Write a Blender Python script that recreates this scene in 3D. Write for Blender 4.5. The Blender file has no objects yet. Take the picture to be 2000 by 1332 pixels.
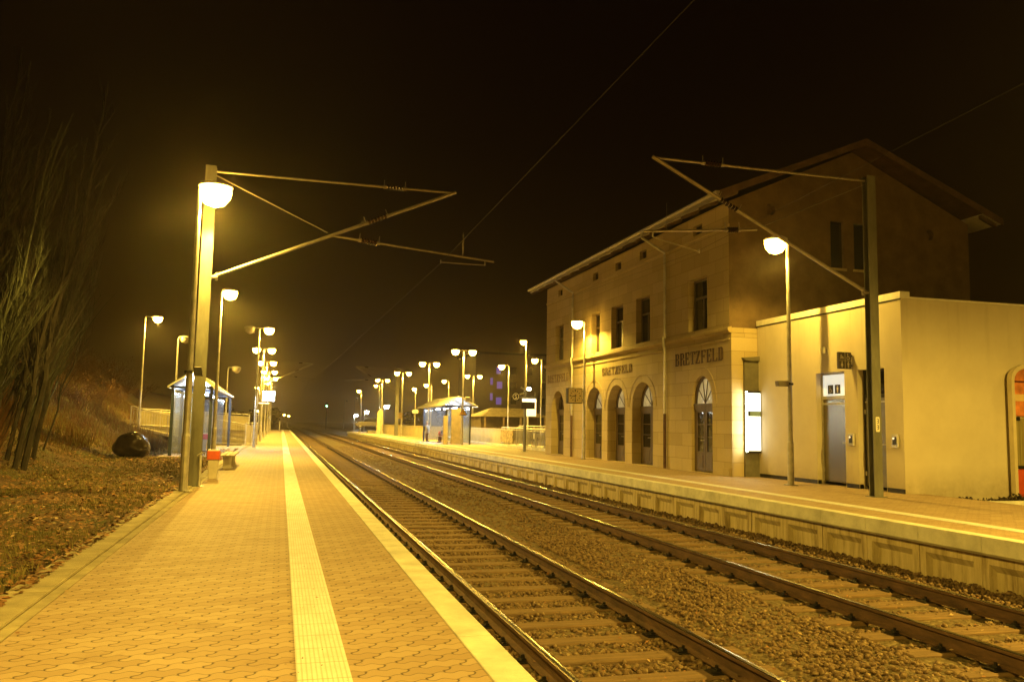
import bpy, bmesh, math, random
import numpy as np
from math import sin, cos, pi, radians, sqrt
from mathutils import Vector, Matrix
from mathutils.geometry import tessellate_polygon
random.seed(7); RNG = np.random.default_rng(11)
SC = bpy.context.scene
COL = SC.collection

# ------------------------------------------------------------------ camera
cam_d = bpy.data.cameras.new('camera'); cam = bpy.data.objects.new('camera', cam_d); COL.objects.link(cam)
YAW, PITCH, ROLL, FPX = 0.2672, 0.0999, 0.0180, 1630.5
f_ = Vector((sin(YAW)*cos(PITCH), cos(YAW)*cos(PITCH), sin(PITCH)))
r_ = Vector((cos(YAW), -sin(YAW), 0)); u_ = r_.cross(f_)
r2 = cos(ROLL)*r_ + sin(ROLL)*u_; u2 = -sin(ROLL)*r_ + cos(ROLL)*u_
cam.matrix_world = Matrix(((r2.x, u2.x, -f_.x, 0), (r2.y, u2.y, -f_.y, 0), (r2.z, u2.z, -f_.z, 1.31), (0, 0, 0, 1)))
cam_d.sensor_fit = 'HORIZONTAL'; cam_d.sensor_width = 36; cam_d.lens = 36*FPX/2000
cam_d.clip_start = 0.05; cam_d.clip_end = 3000
SC.camera = cam

# ------------------------------------------------------------------ world: night sky with town glow low down
W = bpy.data.worlds.new('World'); SC.world = W; W.use_nodes = True
nt = W.node_tree; nt.nodes.clear()
o = nt.nodes.new('ShaderNodeOutputWorld'); bg = nt.nodes.new('ShaderNodeBackground')
tc = nt.nodes.new('ShaderNodeTexCoord'); sx = nt.nodes.new('ShaderNodeSeparateXYZ'); cr = nt.nodes.new('ShaderNodeValToRGB')
nt.links.new(tc.outputs['Generated'], sx.inputs[0]); nt.links.new(sx.outputs['Z'], cr.inputs[0])
nt.links.new(cr.outputs[0], bg.inputs[0]); nt.links.new(bg.outputs[0], o.inputs[0])
e = cr.color_ramp.elements
e[0].position = 0.0; e[0].color = (0.015, 0.0058, 0.0003, 1)
e[1].position = 0.55; e[1].color = (0.0016, 0.0003, 0.0002, 1)
for p_, c_ in ((0.06, (0.011, 0.0042, 0.0003, 1)), (0.17, (0.0055, 0.0021, 0.0002, 1)), (0.32, (0.0028, 0.0010, 0.0003, 1))):
    q = e.new(p_); q.color = c_
bg.inputs[1].default_value = 1.0

# ------------------------------------------------------------------ render settings
SC.view_settings.view_transform = 'Standard'; SC.view_settings.look = 'None'
SC.view_settings.exposure = 0.0; SC.view_settings.gamma = 1.0
SC.render.engine = 'CYCLES'
SC.cycles.use_denoising = True
try: SC.cycles.denoiser = 'OPENIMAGEDENOISE'
except Exception: pass
SC.cycles.max_bounces = 6; SC.cycles.volume_bounces = 0; SC.cycles.glossy_bounces = 3
SC.cycles.sample_clamp_indirect = 3.0; SC.cycles.caustics_reflective = False; SC.cycles.caustics_refractive = False
SC.cycles.use_light_tree = True

SODIUM = (1.0, 0.628, 0.080)
COOL = (0.86, 0.95, 1.0)

# ------------------------------------------------------------------ materials
MATS = {}
def nodes_of(name):
    m = bpy.data.materials.new(name); m.use_nodes = True
    return m, m.node_tree, m.node_tree.nodes['Principled BSDF']
def N(nt, t, **kw):
    n = nt.nodes.new(t)
    for k, v in kw.items():
        if k in n.inputs.keys() if hasattr(n.inputs, 'keys') else False: n.inputs[k].default_value = v
        else: setattr(n, k, v)
    return n
def math_(nt, op, a, b=None, c=None):
    n = nt.nodes.new('ShaderNodeMath'); n.operation = op
    for i, v in enumerate((a, b, c)):
        if v is None: continue
        if isinstance(v, (int, float)): n.inputs[i].default_value = v
        else: nt.links.new(v, n.inputs[i])
    return n.outputs[0]
def mixc(nt, fac, a, b, blend='MIX'):
    n = nt.nodes.new('ShaderNodeMix'); n.data_type = 'RGBA'; n.blend_type = blend
    for s, v in ((n.inputs[0], fac), (n.inputs[6], a), (n.inputs[7], b)):
        if isinstance(v, (int, float)): s.default_value = v
        elif isinstance(v, tuple): s.default_value = (*v[:3], 1)
        else: nt.links.new(v, s)
    return n.outputs[2]
def noise(nt, scale, detail=4, rough=.6, vec=None, stretch=None):
    t = nt.nodes.new('ShaderNodeTexCoord'); n = nt.nodes.new('ShaderNodeTexNoise')
    n.inputs['Scale'].default_value = scale; n.inputs['Detail'].default_value = detail; n.inputs['Roughness'].default_value = rough
    src = t.outputs['Object']
    if stretch:
        mp = nt.nodes.new('ShaderNodeMapping'); mp.inputs['Scale'].default_value = stretch
        nt.links.new(src, mp.inputs[0]); src = mp.outputs[0]
    nt.links.new(src, n.inputs['Vector']); return n.outputs['Fac']
def ramp(nt, fac, stops):
    r = nt.nodes.new('ShaderNodeValToRGB'); e = r.color_ramp.elements
    e[0].position, e[0].color = stops[0][0], (*stops[0][1], 1); e[1].position, e[1].color = stops[-1][0], (*stops[-1][1], 1)
    for p, c in stops[1:-1]:
        q = e.new(p); q.color = (*c, 1)
    nt.links.new(fac, r.inputs[0]); return r.outputs[0]
def bump(nt, b, h, strength=.3, dist=.01):
    n = nt.nodes.new('ShaderNodeBump'); n.inputs['Strength'].default_value = strength; n.inputs['Distance'].default_value = dist
    nt.links.new(h, n.inputs['Height']); nt.links.new(n.outputs[0], b.inputs['Normal'])
def mat(name, col, rough=.6, metal=0., var=.18, scale=6., bumpst=.15, stretch=None, dist=.01):
    if name in MATS: return MATS[name]
    m, nt, b = nodes_of(name)
    b.inputs['Roughness'].default_value = rough; b.inputs['Metallic'].default_value = metal
    f1 = noise(nt, scale, 6, .65, stretch=stretch)
    lo = tuple(max(0, c*(1-var*1.6)) for c in col); hi = tuple(min(1, c*(1+var)) for c in col)
    c = ramp(nt, f1, [(.3, lo), (.7, hi)]); nt.links.new(c, b.inputs['Base Color'])
    if bumpst: bump(nt, b, noise(nt, scale*9, 5, .6), bumpst, dist)
    MATS[name] = m; return m
def emit(name, col, st):
    if name in MATS: return MATS[name]
    m, nt, b = nodes_of(name)
    b.inputs['Base Color'].default_value = (*col, 1); b.inputs['Emission Color'].default_value = (*col, 1)
    b.inputs['Emission Strength'].default_value = st; MATS[name] = m; return m

concrete = mat('concrete', (.52, .47, .38), .85, 0, .16, 1.3, .25)
concrete_edge = mat('edge_concrete', (.68, .67, .58), .8, 0, .18, 2.5, .35)
concrete_dark = mat('old_concrete', (.36, .32, .24), .9, 0, .3, 2.2, .4, stretch=(1, 3, 1))
galv = mat('galvanised_steel', (.55, .53, .48), .45, .6, .2, 5, .05)
steel_paint = mat('grey_green_painted_steel', (.20, .20, .17), .5, .3, .22, 4, .06, stretch=(1, 1, .3))
tube_m = mat('aluminium_tube', (.42, .38, .32), .4, .7, .15, 6, .05)
dark_metal = mat('dark_metal', (.035, .033, .03), .45, .5, .3, 6, .05)
blue_paint = mat('blue_painted_steel', (.030, .045, .085), .4, .2, .2, 5, .03)
rust = mat('rusty_rail_side', (.115, .062, .036), .8, .15, .35, 14, .3, stretch=(1, .25, 1))
rail_top = mat('polished_rail_head', (.30, .27, .22), .24, 1.0, .25, 5, .004, stretch=(4, .15, 1))
wood = mat('dark_door_wood', (.13, .092, .050), .5, 0, .3, 4, .15, stretch=(6, 6, .6))
roof_m = mat('roof_tile', (.10, .052, .034), .85, 0, .3, 3, .4)
white_paint = mat('white_painted_board', (.72, .70, .64), .6, 0, .1, 5, .1)
def plaster_mat():
    m, nt, b = nodes_of('annex_plaster'); b.inputs['Roughness'].default_value = .9
    t = nt.nodes.new('ShaderNodeTexCoord'); s = nt.nodes.new('ShaderNodeSeparateXYZ'); nt.links.new(t.outputs['Object'], s.inputs[0])
    c = ramp(nt, noise(nt, 1.1, 6, .65), [(.3, (.54, .48, .37)), (.7, (.62, .56, .44))])
    low = math_(nt, 'SUBTRACT', 1, math_(nt, 'MULTIPLY', math_(nt, 'ABSOLUTE', s.outputs[2]), 1.6)); low = math_(nt, 'MAXIMUM', low, 0)
    spl = math_(nt, 'MULTIPLY', math_(nt, 'MULTIPLY', low, noise(nt, 5, 5, .7)), .9)
    c = mixc(nt, spl, c, (.22, .17, .09))
    top = math_(nt, 'MAXIMUM', math_(nt, 'MULTIPLY', math_(nt, 'SUBTRACT', s.outputs[2], 2.6), .6), 0)
    st = ramp(nt, noise(nt, 1.0, 5, .6, stretch=(5, 5, .25)), [(.52, (0, 0, 0)), (.72, (1, 1, 1))])
    c = mixc(nt, math_(nt, 'MULTIPLY', math_(nt, 'MULTIPLY', st, top), .35), c, (.30, .24, .13))
    nt.links.new(c, b.inputs['Base Color']); bump(nt, b, noise(nt, 90, 4, .7), .5, .004); return m
plaster = plaster_mat()
porcelain = mat('brown_insulator', (.05, .022, .015), .15, 0, .2, 9, 0)
letter_m = mat('dark_lettering', (.075, .038, .020), .8, 0, .35, 9, .2)
letter_faded = mat('faded_lettering', (.26, .17, .075), .85, 0, .6, 7, .2)
stainless = mat('stainless_door', (.23, .205, .14), .24, .95, .1, 2.5, .10, stretch=(1, 1, .2))
black = mat('black_plastic', (.015, .015, .014), .4, 0, .2, 6, .02)
orange = mat('orange_plastic', (.62, .10, .025), .5, 0, .15, 5, .05)
red_m = mat('red_panel', (.55, .085, .03), .45, 0, .15, 3, .05)
paint_white = mat('white_marking', (.78, .76, .70), .6, 0, .08, 8, .1)
bark = mat('bare_bark', (.060, .068, .040), .9, 0, .45, 5, .4, stretch=(1, 1, .35))
bark_dark = mat('dark_bark', (.038, .031, .022), .9, 0, .4, 5, .4)
twig_m = mat('brown_twigs', (.17, .085, .035), .9, 0, .35, 1.5, .2)
leaf_m = mat('dead_leaves', (.26, .125, .050), .8, 0, .7, 3.3, .1)
leaf_pale = mat('pale_dead_leaf', (.48, .33, .19), .7, 0, .3, 9, .1)
grass_m = mat('winter_grass', (.20, .165, .055), .8, 0, .5, 2.3, .1)
skin_m = mat('skin', (.50, .30, .21), .6, 0, .05, 9, 0)
stone_dark = mat('dark_polished_stone', (.050, .036, .022), .24, 0, .45, 2.5, .22, dist=.03)
sleeper_m = mat('weathered_sleeper', (.185, .118, .062), .85, 0, .30, 3, .5, stretch=(.5, 6, 3))
soil_m = mat('soil', (.09, .062, .035), .95, 0, .5, 1.1, .5, dist=.03)  # plain dark soil colour

# stones: colour per stone from its place
def stones_mat():
    m, nt, b = nodes_of('ballast_stone'); b.inputs['Roughness'].default_value = .85
    n = noise(nt, 21, 2, .5); c = ramp(nt, n, [(.33, (.055, .030, .017)), (.5, (.16, .100, .052)), (.62, (.20, .14, .075)), (.74, (.36, .27, .17))])
    nt.links.new(c, b.inputs['Base Color']); return m
stone_m = stones_mat()
def ballast_mat():
    m, nt, b = nodes_of('ballast_bed'); b.inputs['Roughness'].default_value = .92
    t = nt.nodes.new('ShaderNodeTexCoord'); v = nt.nodes.new('ShaderNodeTexVoronoi'); v.inputs['Scale'].default_value = 21
    nt.links.new(t.outputs['Object'], v.inputs['Vector'])
    sep = nt.nodes.new('ShaderNodeSeparateColor'); nt.links.new(v.outputs['Color'], sep.inputs[0])
    c = ramp(nt, sep.outputs[0], [(0, (.055, .035, .020)), (.5, (.125, .085, .048)), (.85, (.19, .14, .080)), (1, (.34, .27, .17))])
    c = mixc(nt, noise(nt, .6, 4, .6), c, (.115, .085, .035), 'MIX')
    nt.links.new(c, b.inputs['Base Color']); bump(nt, b, v.outputs['Distance'], .9, -.03); return m
ballast_m = ballast_mat()
def pavers_mat(name='interlocking_pavers', jd=.55, jw=.0055):
    m, nt, b = nodes_of(name); b.inputs['Roughness'].default_value = .72
    t = nt.nodes.new('ShaderNodeTexCoord'); s = nt.nodes.new('ShaderNodeSeparateXYZ'); nt.links.new(t.outputs['Object'], s.inputs[0])
    X, Y = s.outputs[0], s.outputs[1]
    L, Hh = .225, .1125
    # wavy long joints
    wav = math_(nt, 'MULTIPLY', math_(nt, 'SINE', math_(nt, 'MULTIPLY', X, 2*pi/(L/2))), .13)
    v = math_(nt, 'ADD', math_(nt, 'DIVIDE', Y, Hh), wav)
    row = math_(nt, 'FLOOR', v); fv = math_(nt, 'FRACT', v)
    par = math_(nt, 'MULTIPLY', math_(nt, 'MODULO', math_(nt, 'ADD', row, 1000), 2), .5)
    # S shaped short joints
    sh = math_(nt, 'MULTIPLY', math_(nt, 'SINE', math_(nt, 'MULTIPLY', fv, 2*pi)), .055)
    sl = math_(nt, 'MULTIPLY', fv, .16)
    u = math_(nt, 'ADD', math_(nt, 'ADD', math_(nt, 'DIVIDE', X, L), par), math_(nt, 'SUBTRACT', sh, sl))
    fu = math_(nt, 'FRACT', u); col = math_(nt, 'FLOOR', u)
    dv = math_(nt, 'MULTIPLY', math_(nt, 'SUBTRACT', .5, math_(nt, 'ABSOLUTE', math_(nt, 'SUBTRACT', fv, .5))), Hh*1.0)
    du = math_(nt, 'MULTIPLY', math_(nt, 'SUBTRACT', .5, math_(nt, 'ABSOLUTE', math_(nt, 'SUBTRACT', fu, .5))), L*jd)
    d = math_(nt, 'MINIMUM', dv, du)
    jn = math_(nt, 'ADD', .0022, math_(nt, 'MULTIPLY', noise(nt, 30, 2), jw))
    j = math_(nt, 'SMOOTH_MIN', math_(nt, 'DIVIDE', d, jn), 1.0, .4)
    cv = nt.nodes.new('ShaderNodeCombineXYZ'); nt.links.new(col, cv.inputs[0]); nt.links.new(row, cv.inputs[1])
    wn = nt.nodes.new('ShaderNodeTexWhiteNoise'); nt.links.new(cv.outputs[0], wn.inputs['Vector'])
    base = ramp(nt, wn.outputs['Value'], [(0, (.290, .205, .135)), (.5, (.365, .272, .185)), (1, (.42, .325, .225))])
    patch = noise(nt, .55, 5, .6); base = mixc(nt, math_(nt, 'MULTIPLY', patch, .5), base, (.28, .185, .085))
    grain = noise(nt, 160, 3, .8); base = mixc(nt, math_(nt, 'MULTIPLY', grain, .35), base, (.55, .42, .27))
    c = mixc(nt, math_(nt, 'POWER', math_(nt, 'MAXIMUM', j, 0), 1.2), (.045, .025, .011), base)
    nt.links.new(c, b.inputs['Base Color'])
    gum = math_(nt, 'GREATER_THAN', noise(nt, 9, 2, .5), .735); c = mixc(nt, math_(nt, 'MULTIPLY', gum, .5), c, (.16, .10, .05))
    worn = ramp(nt, noise(nt, 1.6, 6, .75), [(.56, (0, 0, 0)), (.70, (1, 1, 1))]); c = mixc(nt, math_(nt, 'MULTIPLY', worn, .5), c, (.20, .125, .055))
    nt.links.new(c, b.inputs['Base Color'])
    hgt = math_(nt, 'ADD', math_(nt, 'MINIMUM', math_(nt, 'DIVIDE', d, .008), 1), math_(nt, 'MULTIPLY', grain, .18))
    bump(nt, b, hgt, .5, .005); return m
pavers_m = pavers_mat(); pavers_fine = pavers_mat('fine_jointed_pavers', 1.6, .0015)
def tactile_mat():
    m, nt, b = nodes_of('white_ribbed_tiles'); b.inputs['Roughness'].default_value = .7
    t = nt.nodes.new('ShaderNodeTexCoord'); s = nt.nodes.new('ShaderNodeSeparateXYZ'); nt.links.new(t.outputs['Object'], s.inputs[0])
    rib = math_(nt, 'ABSOLUTE', math_(nt, 'SUBTRACT', math_(nt, 'FRACT', math_(nt, 'DIVIDE', s.outputs[0], .025)), .5))
    jy = math_(nt, 'ABSOLUTE', math_(nt, 'SUBTRACT', math_(nt, 'FRACT', math_(nt, 'DIVIDE', s.outputs[1], .30)), .5))
    jm = math_(nt, 'GREATER_THAN', jy, .488)
    base = ramp(nt, noise(nt, 5, 6, .7, stretch=(1, .4, 1)), [(.3, (.62, .62, .58)), (.7, (.80, .82, .84))])
    spots = math_(nt, 'GREATER_THAN', noise(nt, 38, 3, .6, stretch=(1, .35, 1)), .70)
    base = mixc(nt, spots, base, (.16, .11, .06))
    base = mixc(nt, math_(nt, 'MULTIPLY', math_(nt, 'LESS_THAN', rib, .16), .30), base, (.30, .24, .15))
    base = mixc(nt, math_(nt, 'MULTIPLY', jm, .65), base, (.20, .14, .07))
    nt.links.new(base, b.inputs['Base Color']); bump(nt, b, math_(nt, 'MINIMUM', math_(nt, 'MULTIPLY', rib, 4), 1), .6, .004); return m
tactile_m = tactile_mat()
def ashlar_mat():
    m, nt, b = nodes_of('sandstone_ashlar'); b.inputs['Roughness'].default_value = .9
    t = nt.nodes.new('ShaderNodeTexCoord'); s = nt.nodes.new('ShaderNodeSeparateXYZ'); nt.links.new(t.outputs['Object'], s.inputs[0])
    cmb = nt.nodes.new('ShaderNodeCombineXYZ')
    nt.links.new(math_(nt, 'ADD', s.outputs[1], s.outputs[0]), cmb.inputs[0]); nt.links.new(s.outputs[2], cmb.inputs[1])
    br = nt.nodes.new('ShaderNodeTexBrick'); nt.links.new(cmb.outputs[0], br.inputs['Vector'])
    br.inputs['Scale'].default_value = 1; br.inputs['Brick Width'].default_value = .86; br.inputs['Row Height'].default_value = .385
    br.inputs['Mortar Size'].default_value = .007; br.inputs['Mortar Smooth'].default_value = .3
    br.inputs['Color1'].default_value = (.46, .37, .19, 1); br.inputs['Color2'].default_value = (.60, .50, .285, 1); br.inputs['Mortar'].default_value = (.21, .155, .07, 1)
    n = noise(nt, 1.2, 6, .7); c = mixc(nt, math_(nt, 'MULTIPLY', n, .55), br.outputs['Color'], (.34, .255, .115))
    n2 = noise(nt, 9, 5, .7); c = mixc(nt, math_(nt, 'MULTIPLY', n2, .25), c, (.48, .40, .24))
    nt.links.new(c, b.inputs['Base Color'])
    h = math_(nt, 'ADD', math_(nt, 'MULTIPLY', br.outputs['Fac'], -1.2), math_(nt, 'MULTIPLY', n2, .5)); bump(nt, b, h, .45, .012); return m
ashlar_m = ashlar_mat(); gable_m = mat('brown_shaded_gable', (.17, .115, .055), .95, 0, .22, 2.2, .4)  # gable brown darkened to stand in for the weak light there
def panel_mat():
    m, nt, b = nodes_of('stained_precast'); b.inputs['Roughness'].default_value = .88
    st = noise(nt, 1.0, 6, .7, stretch=(1, 9, .9)); n2 = noise(nt, 7, 5, .6)
    c = ramp(nt, st, [(.32, (.22, .16, .07)), (.5, (.54, .45, .26)), (.7, (.68, .59, .38))])
    c = mixc(nt, math_(nt, 'MULTIPLY', n2, .35), c, (.30, .225, .11)); nt.links.new(c, b.inputs['Base Color']); bump(nt, b, n2, .25, .01); return m
panel_m = panel_mat()
def ground_mat():
    m, nt, b = nodes_of('leafy_ground'); b.inputs['Roughness'].default_value = .95
    n1 = noise(nt, .8, 6, .7); n2 = noise(nt, 14, 5, .75)
    c = ramp(nt, n2, [(.3, (.045, .022, .009)), (.5, (.11, .060, .024)), (.66, (.17, .098, .042)), (.8, (.30, .18, .09))])
    g = ramp(nt, n2, [(.3, (.030, .034, .008)), (.7, (.115, .11, .032))])
    c = mixc(nt, ramp(nt, n1, [(.48, (0, 0, 0)), (.60, (1, 1, 1))]), c, g)
    nt.links.new(c, b.inputs['Base Color']); bump(nt, b, n2, .9, .05); return m
ground_m = ground_mat()
def glass_pane_mat():
    m, nt, b = nodes_of('dark_window_glass'); b.inputs['Base Color'].default_value = (.012, .012, .013, 1)
    b.inputs['Roughness'].default_value = .06; b.inputs['Specular IOR Level'].default_value = .9
    bump(nt, b, noise(nt, 3.5, 2, .5), .25, .02); return m
pane_m = glass_pane_mat()
def clear_glass_mat():
    m, nt, b = nodes_of('shelter_glass'); nt.nodes.remove(b)
    o = nt.nodes['Material Output']; tr = nt.nodes.new('ShaderNodeBsdfTransparent'); tr.inputs[0].default_value = (.86, .90, .93, 1)
    gl = nt.nodes.new('ShaderNodeBsdfGlossy'); gl.inputs['Roughness'].default_value = .08; gl.inputs[0].default_value = (.8, .85, .95, 1)
    df = nt.nodes.new('ShaderNodeBsdfDiffuse'); df.inputs[0].default_value = (.55, .60, .70, 1)
    m1 = nt.nodes.new('ShaderNodeMixShader'); m1.inputs[0].default_value = .12; nt.links.new(tr.outputs[0], m1.inputs[1]); nt.links.new(gl.outputs[0], m1.inputs[2])
    m2 = nt.nodes.new('ShaderNodeMixShader'); m2.inputs[0].default_value = .10; nt.links.new(m1.outputs[0], m2.inputs[1]); nt.links.new(df.outputs[0], m2.inputs[2])
    nt.links.new(m2.outputs[0], o.inputs[0]); return m
clear_m = clear_glass_mat()
lens_m = emit('sodium_lens', (1.0, .56, .07), 130.)
lens_soft = emit('soft_sodium_lens', (1.0, .56, .07), 55.); lens_off = mat('unlit_lens', (.5, .45, .35), .2, 0, .1, 9, 0)
tube_light = emit('fluorescent_tube', COOL, 300.)

# ------------------------------------------------------------------ mesh helper
class MB:
    def __init__(s): s.v = []; s.f = []; s.mi = []
    def add(s, vs, fs, mi=0):
        n = len(s.v); s.v += [tuple(q) for q in vs]; s.f += [tuple(i+n for i in q) for q in fs]; s.mi += [mi]*len(fs)
    def box(s, x0, x1, y0, y1, z0, z1, mi=0, M=None):
        vs = [Vector(q) for q in ((x0,y0,z0),(x1,y0,z0),(x1,y1,z0),(x0,y1,z0),(x0,y0,z1),(x1,y0,z1),(x1,y1,z1),(x0,y1,z1))]
        if M is not None: vs = [M @ q for q in vs]
        s.add(vs, [(0,3,2,1),(4,5,6,7),(0,1,5,4),(1,2,6,5),(2,3,7,6),(3,0,4,7)], mi)
    def tube(s, pts, r, n=8, mi=0, cap=True):
        pts = [Vector(p) for p in pts]; rs = r if isinstance(r, (list, tuple)) else [r]*len(pts)
        ring = []; up = Vector((0, 0, 1)); vs = []
        for i, p in enumerate(pts):
            d = (pts[min(i+1, len(pts)-1)] - pts[max(i-1, 0)])
            d = d.normalized() if d.length > 1e-9 else Vector((0, 0, 1))
            a = d.cross(up) if abs(d.z) < .95 else d.cross(Vector((0, 1, 0)))
            a.normalize(); b = d.cross(a)
            for k in range(n):
                t = 2*pi*k/n; vs.append(p + rs[i]*(cos(t)*a + sin(t)*b))
        fs = []
        for i in range(len(pts)-1):
            for k in range(n): fs.append((i*n+k, i*n+(k+1) % n, (i+1)*n+(k+1) % n, (i+1)*n+k))
        if cap: fs.append(tuple(range(n-1, -1, -1))); fs.append(tuple((len(pts)-1)*n+k for k in range(n)))
        s.add(vs, fs, mi)
    def prism(s, poly, axis, a, b, mi=0):  # poly in the two other axes, extruded along axis
        def P(q, t):
            if axis == 0: return (t, q[0], q[1])
            if axis == 1: return (q[0], t, q[1])
            return (q[0], q[1], t)
        n = len(poly); vs = [P(q, a) for q in poly] + [P(q, b) for q in poly]
        fs = [(i, (i+1) % n, (i+1) % n+n, i+n) for i in range(n)] + [tuple(range(n-1, -1, -1)), tuple(range(n, 2*n))]
        s.add(vs, fs, mi)
    def build(s, name, mats, parent=None, smooth=False, loc=None, fixn=True):
        me = bpy.data.meshes.new(name); me.from_pydata(s.v, [], s.f)
        for m in (mats if isinstance(mats, (list, tuple)) else [mats]): me.materials.append(m)
        if any(s.mi): me.polygons.foreach_set('material_index', s.mi)
        if fixn:
            bm = bmesh.new(); bm.from_mesh(me); bmesh.ops.recalc_face_normals(bm, faces=bm.faces); bm.to_mesh(me); bm.free()
        if smooth: me.polygons.foreach_set('use_smooth', [True]*len(me.polygons))
        me.update(); ob = bpy.data.objects.new(name, me); COL.objects.link(ob)
        if loc: ob.location = loc
        if parent is not None: ob.parent = parent
        return ob
def bevel(ob, w=.01, seg=2):
    m = ob.modifiers.new('bevel', 'BEVEL'); m.width = w; m.segments = seg; m.limit_method = 'ANGLE'; return ob
def tag(o, label=None, cat=None, group=None, kind=None):
    if label: o['label'] = label
    if cat: o['category'] = cat
    if group: o['group'] = group
    if kind: o['kind'] = kind
    return o
def thing(name, label, cat, loc=(0, 0, 0), rz=0, group=None):
    o = bpy.data.objects.new(name, None); COL.objects.link(o); o.location = loc; o.rotation_euler = (0, 0, rz)
    o.empty_display_size = .1
    return tag(o, label, cat, group)
def struct(mb, name, mats, **kw): return tag(mb.build(name, mats, **kw), kind='structure')
def copy_tree(o, parent=None):
    c = o.copy(); COL.objects.link(c); c.parent = parent
    for ch in list(o.children): copy_tree(ch, c)
    return c
def np_obj(name, V, F, mats, mi=None, parent=None):
    me = bpy.data.meshes.new(name); V = np.asarray(V, np.float32); F = np.asarray(F, np.int32); k = F.shape[1]
    me.vertices.add(len(V)); me.vertices.foreach_set('co', V.ravel())
    me.loops.add(F.size); me.loops.foreach_set('vertex_index', F.ravel())
    me.polygons.add(len(F)); me.polygons.foreach_set('loop_start', np.arange(0, F.size, k, dtype=np.int32))
    try: me.polygons.foreach_set('loop_total', np.full(len(F), k, np.int32))
    except Exception: pass
    for m in mats: me.materials.append(m)
    if mi is not None: me.polygons.foreach_set('material_index', np.asarray(mi, np.int32))
    me.update(calc_edges=True); me.validate()
    ob = bpy.data.objects.new(name, me); COL.objects.link(ob)
    if parent: ob.parent = parent
    return ob
def spot(loc, watts, parent, color=SODIUM, size=172, aim=(0, 0, -1), rad=.03):
    L = bpy.data.lights.new('lamp_light', 'SPOT'); L.energy = watts; L.color = color; L.spot_size = radians(size); L.spot_blend = .30; L.shadow_soft_size = rad
    o = bpy.data.objects.new('lamp_light', L); COL.objects.link(o); o.location = loc
    o.rotation_euler = Vector(aim).to_track_quat('-Z', 'Y').to_euler(); o.parent = parent; return o
def point(loc, watts, parent, color=COOL, rad=.1):
    L = bpy.data.lights.new('lamp_light', 'POINT'); L.energy = watts; L.color = color; L.shadow_soft_size = rad
    o = bpy.data.objects.new('lamp_light', L); COL.objects.link(o); o.location = loc; o.parent = parent; return o

# ================================================================== SETTING
def hterr(x, y):
    # left embankment
    z = -.03
    t = -x
    if x < -1.9:
        s0 = 5.2
        if t > s0: z = min(4.2, (t-s0)*.42 + .010*(t-s0)**2) - .03
        if y > 60: z = z
        fade = min(1, max(0, (y+15)/25)); z = z*fade if z > 0 else z
        return z + .05*sin(x*1.3+y*.7)*min(1, max(0, (t-2.4)/2))
    if x < 8.9: return -.78
    if x < 12.6: return -.5
    z = -.06
    if y < 15 and x > 13: z = -.06 - .2*min(1, (x-13)/3)
    return z
xs = [-900, -300, -120, -60, -40] + [-30+i*.8 for i in range(32)] + [-4.6, -4.2, -3.8, -3.4, -3.0, -2.6, -2.2, -1.89, -1.7, -1.2, 1, 4, 8.2, 8.75, 10, 12.5, 12.7, 13.5, 14.5, 16, 18, 22, 30, 45, 80, 200, 900]
ys = [-60, -20, -8] + [-4+i*.9 for i in range(60)] + [52+i*3 for i in range(30)] + [150, 180, 230, 300, 450, 800, 2000]
Vt = [(x, y, hterr(x, y)+(random.uniform(-.03, .03) if -30 < x < -3.2 else 0)) for x in xs for y in ys]
ny = len(ys)
Ft = [(i*ny+j, (i+1)*ny+j, (i+1)*ny+j+1, i*ny+j+1) for i in range(len(xs)-1) for j in range(ny-1)]
mb = MB(); mb.add(Vt, Ft); g_ob = struct(mb, 'ground', ground_m, smooth=True)
Y0, YL, YR = -14., 124., 118.
# left platform body
mb = MB()
mb.box(-1.90, -1.604, Y0, YL, -.6, .012)                      # back kerb
for i in range(138):                                          # kerb joints are real gaps between slabs
    pass
mb.box(-1.50, 1.31, Y0, YL, -.95, -.006)
mb.box(-4.1, -1.9, 31.3, 45.2, -.6, -.004)
struct(mb, 'platform_left', mat('worn_kerb', (.36, .31, .19), .85, 0, .25, 3, .4))
mb = MB()
for i in range(int((YL-Y0)/1.0)):
    y = Y0+i; mb.box(-1.90, -1.612, y+.004, y+.996, .010, .020)
    mb.box(-1.600, -1.515, y+.004, y+.996, -.10, .006)
bevel(struct(mb, 'kerb', mat('worn_kerb', (.36, .31, .19), .85, 0, .25, 3, .4)), .004, 1)
mb = MB(); mb.add([(-1.51, Y0, 0), (1.11, Y0, 0), (1.11, YL, 0), (-1.51, YL, 0)], [(0, 1, 2, 3)]); struct(mb, 'paving_left', pavers_m)
mb = MB(); mb.add([(-4.1, 31.3, .001), (-1.91, 31.3, .001), (-1.91, 45.2, .001), (-4.1, 45.2, .001)], [(0, 1, 2, 3)]); struct(mb, 'paving_shelter', pavers_m)
mb = MB()
for i in range(int((YL-Y0)/.9)):
    y = Y0+i*.9; mb.box(.135, .41, y+.002, y+.898, -.02, .006)
struct(mb, 'tactile_strip_left', tactile_m)
mb = MB()
for i in range(int((YL-Y0)/2.4)):
    y = Y0+i*2.4; mb.box(1.112, 1.325, y+.004, y+2.396, -.12, .007)
bevel(struct(mb, 'edge_slab_left', concrete_edge), .006, 2)
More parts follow.
